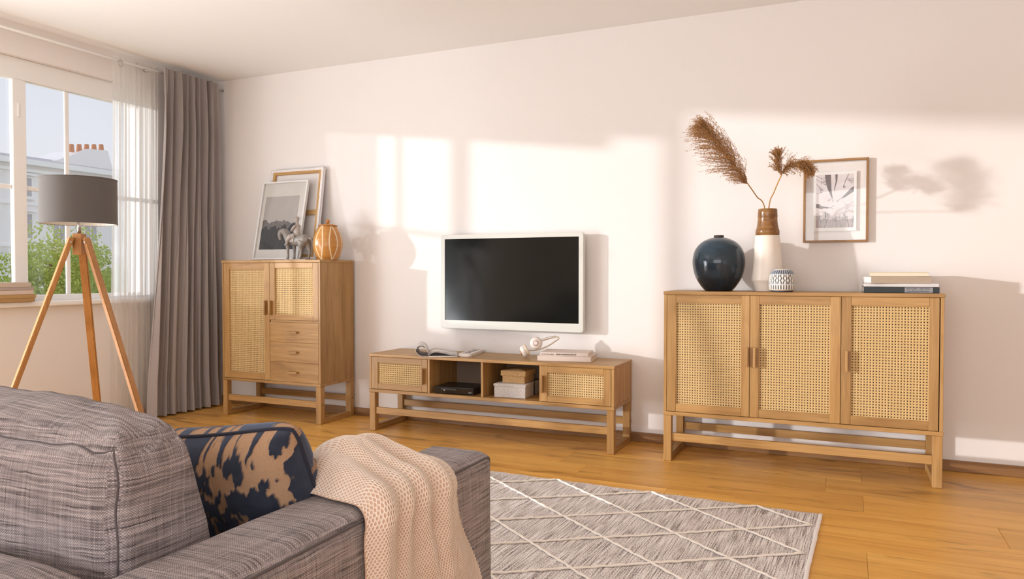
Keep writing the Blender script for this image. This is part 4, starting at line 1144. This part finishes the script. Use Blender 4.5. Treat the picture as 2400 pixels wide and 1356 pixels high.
bm = bmesh.new(); add_box(bm, (-.021, -.021, 1.085), (.021, .021, 1.182)); bmesh.ops.rotate(bm, verts=bm.verts, matrix=Matrix.Rotation(YAW, 3, 'Z'))
bmesh.ops.bevel(bm, geom=list(bm.edges), offset=.002, segments=1, affect='EDGES'); link('top_block', finish(bm, 'block'), lamp_wood, lp)
def lamp_leg(lat, dep, top_off):
    foot = rt * lat + fwv * dep; foot.z = .0; top = rt * top_off[0] + fwv * top_off[1]; top.z = 1.162
    d = (foot - top); L = d.length; bm = bmesh.new(); add_box(bm, (-.010, -.0165, -L / 2), (.010, .0165, L / 2))
    bmesh.ops.bevel(bm, geom=list(bm.edges), offset=.003, segments=2, affect='EDGES')
    out = Vector((foot.x, foot.y, 0)).normalized(); zax = -d.normalized(); xax = (out - zax * out.dot(zax)).normalized(); yax = zax.cross(xax)
    R = Matrix((xax, yax, zax)).transposed(); c = (foot + top) / 2
    for v in bm.verts:
        v.co = R @ v.co + c
        if v.co.z < .0015: v.co.z = .0006
    lo = link('leg', finish(bm, 'leg'), lamp_wood, lp)
    bm = bmesh.new(); p = top - zax * .022; tube(bm, [p - yax * .02, p + yax * .02], .0045, 10); link('bolt', finish(bm, 'bolt'), steel, lo)
lamp_leg(-.298, -.325, (-.020, -.030)); lamp_leg(.43, -.095, (.035, -.006)); lamp_leg(-.133, .42, (-.010, .034))

# ================================================================== RUG
def mat_rug():
    m, n, b = new_mat('rug_flatweave'); tcn = N(n, 'ShaderNodeTexCoord')
    def st(sx_, sy_, d=2):
        mp = N(n, 'ShaderNodeMapping'); mp.inputs['Scale'].default_value = (sx_, sy_, 1); n.links.new(tcn.outputs['Object'], mp.inputs[0])
        z = N(n, 'ShaderNodeTexNoise'); z.inputs['Scale'].default_value = 1; z.inputs['Detail'].default_value = d; n.links.new(mp.outputs[0], z.inputs['Vector']); return z.outputs['Fac']
    a, c = st(230, 6, 3), st(420, 150, 1)
    ad = N(n, 'ShaderNodeMath', operation='MULTIPLY_ADD'); ad.inputs[1].default_value = .6; n.links.new(c, ad.inputs[0])
    hf = N(n, 'ShaderNodeMath', operation='MULTIPLY'); hf.inputs[1].default_value = .7; n.links.new(a, hf.inputs[0]); n.links.new(hf.outputs[0], ad.inputs[2])
    r_ = N(n, 'ShaderNodeValToRGB'); e = r_.color_ramp.elements
    e[0].position = .47; e[0].color = (.06, .05, .05, 1); e[1].position = .72; e[1].color = (.92, .88, .86, 1)
    x = e.new(.56); x.color = (.36, .31, .30, 1); x = e.new(.64); x.color = (.62, .55, .53, 1)
    n.links.new(ad.outputs[0], r_.inputs[0]); n.links.new(r_.outputs[0], b.inputs['Base Color']); b.inputs['Roughness'].default_value = .95
    bp = N(n, 'ShaderNodeBump'); bp.inputs['Strength'].default_value = .7; bp.inputs['Distance'].default_value = .002; n.links.new(ad.outputs[0], bp.inputs['Height']); n.links.new(bp.outputs[0], b.inputs['Normal'])
    return m
RW, RL = 2.40, 1.70
rug = thing('rug', 'grey flat-woven rug with raised ivory cords in a diamond lattice', 'rug', (-.078, 3.300, 0), math.radians(-2.0))
# rug local: x from -RW..0, y from -RL..0
bm = bmesh.new(); nx, ny = 240, 170; grid = []
for i in range(nx + 1):
    col_ = []
    for j in range(ny + 1):
        x, y_ = -RW + RW * i / nx - .012, -RL + RL * j / ny
        wob = .004 * noise.noise(Vector((x * 40, 3, 0))) if j in (0, ny) else 0
        z = .010 + .0022 * noise.noise(Vector((x * 9, y_ * 7, 1))) + .0010 * math.sin(x * 2 * math.pi / .011 + 4 * noise.noise(Vector((x * 6, y_ * 6, 7))))
        col_.append(bm.verts.new((x, y_ + wob, z)))
    grid.append(col_)
for i in range(nx):
    for j in range(ny): bm.faces.new((grid[i][j], grid[i + 1][j], grid[i + 1][j + 1], grid[i][j + 1]))
add_box(bm, (-RW - .012, -RL, .001), (-.012, 0, .008))
link('pile', finish(bm, 'rug_pile', True), mat_rug(), rug)
cord_m = plain('ivory_cord', (.90, .82, .74), .95, noise_amt=.12, scale=200, bump=.4)
hem_m = plain('rug_hem', (.92, .88, .86), .95, noise_amt=.08, scale=150, bump=.4)
for xx_ in (-.012, -RW - .012):
    bm = bmesh.new(); tube(bm, [(xx_ + .002 * noise.noise(Vector((k * .3, 9, xx_))), -RL + RL * k / 60, .0085) for k in range(61)], .0078, 10, True, .9)
    link('hem', finish(bm, 'hem', True), hem_m, rug)
DX, DY = .2285, .1625        # half diagonals of a diamond
def cord(x0, y0, sx_, nseg):
    pts = []; rc = random.Random(int((x0 * 17 + y0 * 31 + sx_ * 5) * 100)); n_ = nseg * 14
    for k in range(n_ + 1):
        t = k / 14; x = x0 + sx_ * DX * t; y_ = y0 - DY * t
        pts.append((x, y_ + .006 * noise.noise(Vector((x * 14, y_ * 9, 2))), .0148 + .0012 * math.sin(k * 2.1)))
    bm = bmesh.new(); tube(bm, pts, [.0054 + .0012 * math.sin(k * 1.9) for k in range(n_ + 1)], 8, True, .75)
    link('cord', finish(bm, 'cord', True), cord_m, rug)
NY = int((RL - .04) / DY)
x_lo = -RW
topx = []; k = 0
while -.262 - 2 * DX * k > x_lo: topx.append(-.262 - 2 * DX * k); k += 1
ya = -.012
for x0 in topx:
    for s in (1, -1):
        lim = (-.020 - x0) / DX if s > 0 else (x0 - x_lo - .01) / DX
        n_ = min(NY, int(lim + .02))
        if n_ > 0: cord(x0, ya, s, n_)
# cords that start from the sides
for kk in range(0, 9):
    y0 = ya - DY * (1 + 2 * kk)
    nn = int((RL + y0 - .02) / DY)
    if nn > 0: cord(-.262 + DX - .004, y0, -1, min(nn, 10))
    if nn > 0: cord(topx[-1] - DX + (.0 if topx[-1] - DX > x_lo else DX * .0), y0, 1, min(nn, 10)) if topx[-1] - DX > x_lo else None

# ================================================================== SOFA
AX0, AX1, AZ, AY1, AY0 = -.940, -.765, .578, 1.605, .575
SXL = -2.96
sofa = thing('sofa', 'grey woven fabric sofa seen from behind with a square arm', 'sofa', ((AX0 + SXL) / 2, 1.0, 0))
SO = Vector(((AX0 + SXL) / 2, 1.0, 0))
def puffy(a, b_, r_, bul, nseg, wr=0.0, seed=0, rz=(0, 0, 0)):
    """rounded, slightly bulging upholstery block between two corners; returns bmesh centred on origin"""
    a, b_ = Vector(a), Vector(b_); h = (b_ - a) / 2; bm = bmesh.new()
    def shape(u):
        p = Vector((u.x * h.x, u.y * h.y, u.z * h.z)); q = Vector([max(-(h[c] - r_), min(h[c] - r_, p[c])) for c in range(3)])
        d = p - q
        if d.length > 1e-9: p = q + d.normalized() * r_
        fx, fy, fz = (1 - u.x ** 2), (1 - u.y ** 2), (1 - u.z ** 2)
        p.x += math.copysign(abs(u.x) ** 6, u.x) * bul[0] * (max(0, fy) * max(0, fz)) ** .5
        p.y += math.copysign(abs(u.y) ** 6, u.y) * bul[1] * (max(0, fx) * max(0, fz)) ** .5
        p.z += math.copysign(abs(u.z) ** 6, u.z) * bul[2] * (max(0, fx) * max(0, fy)) ** .5
        if wr:
            nn = noise.noise(p * 7 + Vector((seed, 0, 0))) + .6 * noise.noise(Vector((p.x * 22, p.y * 9, p.z * 16)) + Vector((seed, 3, 0)))
            p += p.normalized() * wr * nn
        return p
    bmesh.ops.create_cube(bm, size=2); 
    bmesh.ops.subdivide_edges(bm, edges=list(bm.edges), cuts=nseg, use_grid_fill=True)
    for v in bm.verts:
        u = v.co.copy(); 
        # pull grid lines towards the edges so that rounding has points to work with
        for c in range(3): u[c] = math.copysign(abs(u[c]) ** .72, u[c])
        v.co = shape(u)
    bm.verts.ensure_lookup_table(); return bm, h, shape
def part_box(name, a, b_, mat, r_, bul, n_, wr=0.0, seed=0, par=sofa):
    a, b_ = Vector(a) - SO, Vector(b_) - SO
    bm, h, _ = puffy(a, b_, r_, bul, n_, wr, seed)
    return link(name, finish(bm, name, True, True), mat, par, (a + b_) / 2)
arm = part_box('arm', (AX0, AY0, .06), (AX1, AY1, AZ), sofa_m, .030, (.006, .006, .006), 22, .0015, 3)
part_box('arm', (SXL - .175, AY0, .06), (SXL, AY1, AZ), sofa_m, .030, (.006, .006, .006), 16, .0015, 5)
part_box('back_frame', (SXL, AY0, .10), (AX0, .700, .590), sofa_m, .028, (.004, .004, .006), 16, .001, 7)
part_box('seat_base', (SXL, .700, .08), (AX0, 1.590, .250), sofa_m, .018, (.003, .003, .003), 10)
xm = (SXL + AX0) / 2
part_box('seat_cushion', (SXL + .003, .705, .252), (xm - .002, 1.605, .405), sofa_m, .035, (.004, .01, .016), 14, .002, 2)
part_box('seat_cushion', (xm + .002, .705, .252), (AX0 - .003, 1.605, .405), sofa_m, .035, (.004, .01, .016), 14, .002, 8)
for x in (SXL - .12, AX1 - .06):
    for y_ in (AY0 + .06, AY1 - .08):
        bm = bmesh.new(); tube(bm, [(0, 0, .0), (0, 0, .085)], [.016, .022], 14); link('foot', finish(bm, 'foot'), dark_gap, sofa, (x - SO.x, y_ - SO.y, 0.0005))
def piping(par, pts, r_, off=Vector((0, 0, 0)), nm='piping'):
    bm = bmesh.new(); tube(bm, pts, r_, 8); return link(nm, finish(bm, nm, True), piping_m, par, off)
ac = Vector(((AX0 + AX1) / 2, (AY0 + AY1) / 2, (.06 + AZ) / 2)) - SO
hx, hy, hz = (AX1 - AX0) / 2, (AY1 - AY0) / 2, (AZ - .06) / 2
# seam along the outer top edge, turning down the front corner
sm = [(hx - .002, -hy + .03, hz - .012), (hx - .001, 0, hz - .009), (hx - .002, hy - .08, hz - .010), (hx - .003, hy - .035, hz - .013), (hx - .009, hy - .013, hz - .024), (hx - .012, hy - .0095, hz - .06), (hx - .0105, hy - .008, 0), (hx - .010, hy - .009, -hz + .05)]
piping(arm, smooth_profile(sm, 8), .0024, ac, 'seam')

def back_cushion(label, x0, x1, seed):
    a, b_ = Vector((x0, .737, .418)), Vector((x1, .962, .748)); c = (a + b_) / 2
    root = thing('back_cushion', label, 'cushion', (c.x, c.y, a.z), 0, 'sofa back cushions')
    bm, h, shape = puffy(a, b_, .022, (.010, .034, .050), 48, .0050, seed)
    def deform(q):
        # wrinkles gathered at the seam corner, a softly sagging top, the front leaning back
        q = q.copy(); d = (q - Vector((h.x, -h.y, h.z))).length
        q.z += .007 * math.sin(q.x * 60 + q.y * 90) * math.exp(-(d / .12) ** 2)
        q.x += .004 * math.sin(q.z * 70) * math.exp(-(d / .12) ** 2)
        if q.z > 0: q.z += .022 * (q.z / h.z) * max(0, (-q.x / h.x) * .5 + .1)
        if q.y > 0: q.y -= .105 * max(0, .5 + .5 * q.z / h.z) * (q.y / h.y)
        return q
    for v in bm.verts: v.co = deform(v.co)
    body = link('cushion_body', finish(bm, 'cushion', True, True), sofa_m, root, (0, 0, c.z - a.z))
    # sewn seam round the rear panel
    loop = [deform(shape(Vector((-1 + 2 * k / 40, -1, 1)))) for k in range(41)] + [deform(shape(Vector((1, -1, 1 - 2 * k / 24)))) for k in range(1, 25)]
    piping(body, [q * 1.0005 for q in loop], .0017, Vector((0, 0, c.z - a.z)), 'seam')
    return root
back_cushion('large grey woven sofa cushion beside the patterned pillow', xm + .012, AX0 - .014, 1.7)
back_cushion('grey woven sofa cushion at the far end of the sofa', SXL + .012, xm - .012, 9.1)

# patterned pillow -------------------------------------------------------------
def mat_velvet():
    m, n, b = new_mat('devore_velvet'); at = N(n, 'ShaderNodeAttribute'); at.attribute_name = 'velvet'
    tcn = N(n, 'ShaderNodeTexCoord'); nz = N(n, 'ShaderNodeTexNoise'); nz.inputs['Scale'].default_value = 45; n.links.new(tcn.outputs['Object'], nz.inputs['Vector'])
    a = N(n, 'ShaderNodeMix', data_type='RGBA'); a.inputs['A'].default_value = (.012, .015, .028, 1); a.inputs['B'].default_value = (.038, .045, .070, 1); n.links.new(nz.outputs['Fac'], a.inputs['Factor'])
    fn = N(n, 'ShaderNodeTexNoise'); fn.inputs['Scale'].default_value = 700; n.links.new(tcn.outputs['Object'], fn.inputs['Vector'])
    g = N(n, 'ShaderNodeMix', data_type='RGBA'); g.inputs['A'].default_value = (.30, .175, .10, 1); g.inputs['B'].default_value = (.56, .37, .24, 1); n.links.new(fn.outputs['Fac'], g.inputs['Factor'])
    c = N(n, 'ShaderNodeMix', data_type='RGBA'); n.links.new(at.outputs['Fac'], c.inputs['Factor']); n.links.new(g.outputs['Result'], c.inputs['A']); n.links.new(a.outputs['Result'], c.inputs['B'])
    n.links.new(c.outputs['Result'], b.inputs['Base Color']); b.inputs['Roughness'].default_value = .9
    sh = N(n, 'ShaderNodeMath', operation='MULTIPLY'); sh.inputs[1].default_value = .45; n.links.new(at.outputs['Fac'], sh.inputs[0]); n.links.new(sh.outputs[0], b.inputs['Sheen Weight'])
    b.inputs['Sheen Tint'].default_value = (.5, .6, .85, 1); b.inputs['Specular IOR Level'].default_value = .15
    bp = N(n, 'ShaderNodeBump'); bp.inputs['Strength'].default_value = .4; bp.inputs['Distance'].default_value = .001; n.links.new(fn.outputs['Fac'], bp.inputs['Height']); n.links.new(bp.outputs[0], b.inputs['Normal'])
    return m
PHW = .215; nP = 240; bm = bmesh.new(); vel = []
def pillow_side(s):
    g = []
    for i in range(nP + 1):
        row = []
        for j in range(nP + 1):
            u, v = -1 + 2 * i / nP, -1 + 2 * j / nP
            pin = 1 - .055 * (1 - u * u) * 0 ; x = PHW * u * (1 - .05 * (1 - v * v) * abs(u) ** 2 - .05 * abs(v) ** 8 * abs(u) ** 8); z = PHW * v * (1 - .06 * (1 - u * u) * abs(v) ** 2 - .05 * abs(u) ** 8 * abs(v) ** 8)
            t = .085 * max(0, (1 - u ** 4)) ** .5 * max(0, (1 - v ** 4)) ** .5 + .0035
            t += .004 * noise.noise(Vector((u * 3, v * 3, s))) * (1 - u ** 4) * (1 - v ** 4)
            f = noise.noise(Vector((x * 26, z * 24, 4.7 + s))) + .6 * noise.noise(Vector((x * 60, z * 36, 1.2 + s))) + .45 * noise.noise(Vector((x * 170, z * 55, s)))
            k = min(1, max(0, (f + .19) * 14)); 
            row.append(bm.verts.new((x, s * (t + .0045 * k * min(1, max(0, t - .0035) / .01)), z))); vel.append(k)
        g.append(row)
    for i in range(nP):
        for j in range(nP): bm.faces.new((g[i][j], g[i + 1][j], g[i + 1][j + 1], g[i][j + 1]))
pillow_side(-1); pillow_side(1)
me = finish(bm, 'pillow', True); atn = me.attributes.new('velvet', 'FLOAT', 'POINT')
for i, k in enumerate(vel): atn.data[i].value = k
pil = thing('throw_pillow', 'throw pillow with navy velvet blotches on tan cloth', 'pillow', (-1.112, 1.122, .508))
pb = link('cover', me, mat_velvet(), pil)
bm = bmesh.new(); ring = []
for k in range(4 * 40):
    s_, t = k // 40, (k % 40) / 40 * 2 - 1; u, v = [(t, -1), (1, t), (-t, 1), (-1, -t)][s_]
    ring.append((PHW * u * (1 - .05 * (1 - v * v) * abs(u) ** 2 - .05 * abs(v) ** 8 * abs(u) ** 8), 0, PHW * v * (1 - .06 * (1 - u * u) * abs(v) ** 2 - .05 * abs(u) ** 8 * abs(v) ** 8)))
tube(bm, ring + ring[:2], .0042, 10, False); link('edge_seam', finish(bm, 'seam', True), plain('navy_piping', (.02, .022, .04), .9), pil)
pil.rotation_euler = (math.radians(24), math.radians(-6), math.radians(9))

# knitted blanket ----------------------------------------------------------------
def smst(a, b_, x): t = max(0, min(1, (x - a) / (b_ - a))); return t * t * (3 - 2 * t)
BX0, BX1, BZ = AX0 - .008, AX1 + .008, AZ + .010
RR = .034
def arm_path(s):
    """point and outward normal on the arm's outline; s runs from the inner side over the top to the outer side"""
    Wt = BX1 - BX0 - 2 * RR; q = math.pi / 2 * RR
    if s < -Wt / 2 - q: d = -s - Wt / 2 - q; return Vector((BX0, 0, BZ - RR - d)), Vector((-1, 0, 0))
    if s < -Wt / 2: a = (s + Wt / 2 + q) / RR; return Vector((BX0 + RR - RR * math.cos(a), 0, BZ - RR + RR * math.sin(a))), Vector((-math.cos(a), 0, math.sin(a)))
    if s < Wt / 2: return Vector((BX0 + RR + s + Wt / 2, 0, BZ)), Vector((0, 0, 1))
    if s < Wt / 2 + q: a = (s - Wt / 2) / RR; return Vector((BX1 - RR + RR * math.sin(a), 0, BZ - RR + RR * math.cos(a))), Vector((math.sin(a), 0, math.cos(a)))
    d = s - Wt / 2 - q; return Vector((BX1, 0, BZ - RR - d)), Vector((1, 0, 0))
S0, S1 = -.26, .56
def blanket(s, t, lift=0.0):
    """s along the drape, t in 0..1 across it"""
    p, n_ = arm_path(s)
    lo = 1.102 - .045 * smst(-.06, .16, s) + .02 * noise.noise(Vector((s * 9, 0, 5)))
    hi = 1.375 + .17 * smst(.04, .50, s) + .015 * noise.noise(Vector((s * 7, 3, 5))) - .03 * smst(-.02, -.2, s)
    y_ = lo + (hi - lo) * t
    h = .006
    # heaped fold over the inner edge
    h += .046 * math.exp(-((s + .085) / .085) ** 2) * smst(.08, .45, t) * (1 - .75 * smst(.72, 1.0, t))
    h += .030 * math.exp(-((s + .02) / .10) ** 2) * smst(.0, .25, t) * (1 - smst(.55, .85, t) * .6)
    # long hanging folds that fan out downwards
    sk = t + .10 * smst(.0, .5, s)
    env = smst(-.2, .02, s)
    h += env * .017 * (max(0, math.sin(sk * 9.0 + .3)) ** 1.4) + env * .010 * max(0, math.sin(sk * 17 + 1.1 + 2 * s)) ** 2
    h += env * .014 * math.exp(-((t - .52 - .22 * s) / .07) ** 2)
    h += .003 * noise.noise(Vector((s * 20, t * 9, 1)))
    h *= .08 + .92 * smst(0, .12, t) * smst(1.0, .93, t)
    p = p + n_ * (h + lift); p.y = y_; return p
bl = thing('blanket', 'loosely knitted blush blanket draped over the sofa arm', 'blanket', (-.85, 1.22, .0)); BO = Vector((-.85, 1.22, 0))
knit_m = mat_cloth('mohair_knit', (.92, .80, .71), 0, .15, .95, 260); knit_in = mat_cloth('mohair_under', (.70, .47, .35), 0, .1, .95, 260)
bm = bmesh.new(); g = []
for i in range(121):
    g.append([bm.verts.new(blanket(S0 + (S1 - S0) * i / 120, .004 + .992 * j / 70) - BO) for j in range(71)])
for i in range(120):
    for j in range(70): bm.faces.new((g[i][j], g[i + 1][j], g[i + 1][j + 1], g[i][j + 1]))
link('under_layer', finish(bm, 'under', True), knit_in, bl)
# the open knit: a net of hexagonal loops
verts, faces = [], []; gv = {}
def bv(s, t, lift):
    verts.append(tuple(blanket(s, t, lift) - BO)); return len(verts) - 1
hexp = .0060; nt_ = 54; ns = int((S1 - S0) / (hexp * .88))
def corner(a, b_):
    k = (a, b_)
    if k not in gv: gv[k] = bv(S0 + (S1 - S0) * b_ / (ns * 6 + 6), min(1, max(0, a / (nt_ * 2 + 1))), .0016)
    return gv[k]
for rI in range(ns):
    for cI in range(nt_):
        ca = cI * 2 + (rI % 2) + 1; cb = rI * 6 + 6
        cs = [corner(ca, cb - 5), corner(ca + 1, cb - 2), corner(ca + 1, cb + 2), corner(ca, cb + 5), corner(ca - 1, cb + 2), corner(ca - 1, cb - 2)]
        ctr = sum((Vector(verts[c]) for c in cs), Vector()) / 6
        s_, t_ = S0 + (S1 - S0) * cb / (ns * 6 + 6), ca / (nt_ * 2 + 1)
        sc_ = .60 + .10 * noise.noise(Vector((s_ * 30, t_ * 12, 8)))
        mid, inn_ = [], []
        for c in cs:
            v = Vector(verts[c]); nrm = (v - ctr)
            inn_.append(len(verts)); verts.append(tuple(ctr + nrm * sc_ - (blanket(s_, t_, .0012) - blanket(s_, t_, 0))))
        for k in range(6): faces.append((cs[k], cs[(k + 1) % 6], inn_[(k + 1) % 6], inn_[k]))
me = bpy.data.meshes.new('knit'); me.from_pydata(verts, [], faces); me.update()
bm = bmesh.new(); bm.from_mesh(me); bmesh.ops.recalc_face_normals(bm, faces=bm.faces); bm.to_mesh(me); bm.free()
kn = link('knit', me, knit_m, bl); kn['kind'] = 'stuff'

# ================================================================== OUTSIDE
GZ = -3.3
grass_m = plain('lawn', (.55, .54, .42), .95, noise_amt=.3, scale=.8)
bm = bmesh.new(); add_box(bm, (-80, -40, GZ - .2), (XL - 1.0, 110, GZ)); structure('ground', me=finish(bm, 'ground'), mat=grass_m)
stucco = plain('stucco', (.95, .90, .87), .9, noise_amt=.03, scale=.5); stucco2 = plain('stucco_trim', (.97, .94, .91), .9, noise_amt=.02, scale=1)
roof_m = plain('zinc_roof', (.62, .55, .54), .6, noise_amt=.05, scale=1); clay_pot = plain('terracotta', (.62, .26, .12), .8); glass_far = plain('far_glass', (.48, .44, .46), .25, noise_amt=.3, scale=2)
BX = -50.0
bd = thing('apartment_building', 'pale stuccoed apartment building across the street', 'building', (BX - 4, 36, GZ))
BOf = Vector((BX - 4, 36, GZ))
def bbox(n_, a, b_, m_, par=None): 
    return box(n_, Vector(a) - BOf, Vector(b_) - BOf, m_, par or bd, .0)
bbox('wall', (BX - 8, 18, GZ), (BX, 56, 8.2), stucco)
bbox('cornice', (BX, 17.8, 8.2), (BX + .55, 56.2, 8.55), stucco2); bbox('cornice', (BX, 17.9, 7.75), (BX + .22, 56.1, 7.95), stucco2)
for z in (5.55, 2.75, -.1): bbox('string_course', (BX, 18, z), (BX + .15, 56, z + .18), stucco2)
bm = bmesh.new(); prism(bm, [(BX - 7.5, 8.55), (BX + .3, 8.55), (BX - 2.2, 9.15), (BX - 6, 9.15)], 17.9, 56.1)
for v in bm.verts: v.co -= BOf
link('roof', finish(bm, 'roof'), roof_m, bd)
def gable(y0, y1, zt):
    bm = bmesh.new(); vs = [(y0, 8.55), (y1, 8.55), (y1 - .5, zt), (y0 + (y1 - y0) * .62, zt - .1)]
    a = [bm.verts.new((BX - 1.0, y_, z)) for y_, z in vs]; b2 = [bm.verts.new((BX - 5, y_, z)) for y_, z in vs]
    bm.faces.new(a); bm.faces.new(b2[::-1])
    for i in range(4): bm.faces.new((a[i], a[(i + 1) % 4], b2[(i + 1) % 4], b2[i]))
    for v in bm.verts: v.co -= BOf
    gb_ = link('chimney_stack', finish(bm, 'stack'), stucco, bd)
    for k in range(5):
        bm = bmesh.new(); tube(bm, [(0, 0, 0), (0, 0, .55)], [.20, .15], 10)
        yk = y0 + (y1 - y0) * (.45 + .11 * k); link('chimney_pot', finish(bm, 'pot'), clay_pot, gb_, Vector((BX - 1.6, yk, zt - .42 + .09 * k)) - BOf)
gable(34.2, 39.6, 10.25); gable(27.6, 31.4, 9.95)
for iy in range(14):
    yc = 20.4 + iy * 2.35
    for z0, z1 in ((6.05, 7.45), (3.25, 5.05), (.40, 2.30)):
        wn_ = bbox('window', (BX - .02, yc - .52, z0), (BX + .06, yc + .52, z1), stucco2)
        for s in (-1, 1): bbox('pane', (BX + .058, yc + s * .24 - .20, z0 + .10), (BX + .075, yc + s * .24 + .20, z1 - .10), glass_far, wn_)
        bbox('window_hood', (BX + .06, yc - .68, z1 + .06), (BX + .30, yc + .68, z1 + .20), stucco2, wn_)
        bbox('window_ledge', (BX + .06, yc - .62, z0 - .14), (BX + .26, yc + .62, z0 - .03), stucco2, wn_)
# trees in front of the building
def mat_leaf(i, c):
    m = mat_cloth('leaves_%d' % i, c, 0, .5, .7, 3); return m
bark = plain('bark', (.16, .12, .08), .9, noise_amt=.3, scale=10, bump=.3)
TREES = [(-13.2, 6.65, 1.20, 1.0, (.52, .56, .13), 'yellow-green leafy tree at the left edge of the window'), (-13.0, 8.80, 1.72, 1.08, (.46, .54, .12), 'tallest green tree seen between the window mullion and the lamp'),
         (-14.8, 10.95, 1.55, 1.05, (.47, .55, .14), 'leafy green tree behind the sheer curtain')]
for i, (x, y_, zt, rad, c, lab) in enumerate(TREES):
    t = thing('tree', lab, 'tree', (x, y_, GZ), 0, 'trees outside the window'); rg = random.Random(40 + i); verts, faces = [], []
    H = zt - GZ; cz = H - rad * .95
    blobs = []
    for k in range(46):
        d = Vector((rg.gauss(0, 1), rg.gauss(0, 1), rg.gauss(0, 1))).normalized() * rad * rg.uniform(.45, .92); d.z *= .95
        blobs.append((Vector((0, 0, cz)) + d, rg.uniform(.22, .42)))
    for c_, r_ in blobs:
        for _ in range(230):
            d = Vector((rg.gauss(0, 1), rg.gauss(0, 1), rg.gauss(0, 1))).normalized(); p = c_ + d * r_ * rg.uniform(.7, 1.1)
            n_ = (d + Vector((rg.gauss(0, .5), rg.gauss(0, .5), rg.gauss(0, .5)))).normalized(); a = n_.orthogonal().normalized(); b2 = n_.cross(a); L = rg.uniform(.026, .048)
            th = rg.uniform(0, 6.28); a, b2 = a * math.cos(th) + b2 * math.sin(th), b2 * math.cos(th) - a * math.sin(th)
            k0 = len(verts); verts.extend([tuple(p - a * L), tuple(p + b2 * L * .5 + n_ * .01), tuple(p + a * L), tuple(p - b2 * L * .5 + n_ * .01)]); faces.append((k0, k0 + 1, k0 + 2, k0 + 3))
    me = bpy.data.meshes.new('foliage'); me.from_pydata(verts, [], faces); me.update()
    fo = link('foliage', me, mat_leaf(i, c), t); fo['kind'] = 'stuff'
    bm = bmesh.new(); tube(bm, [(0, 0, 0), (.05, 0, H * .3), (0, .05, cz), (0, 0, H - .5)], [.16, .12, .08, .03], 10)
    for k in range(7):
        e = blobs[k * 5][0]; tube(bm, [(0, 0, cz - .5), tuple(e * .5 + Vector((0, 0, cz * .5 - .1))), tuple(e)], [.06, .035, .015], 6)
    link('trunk', finish(bm, 'trunk', True), bark, t)
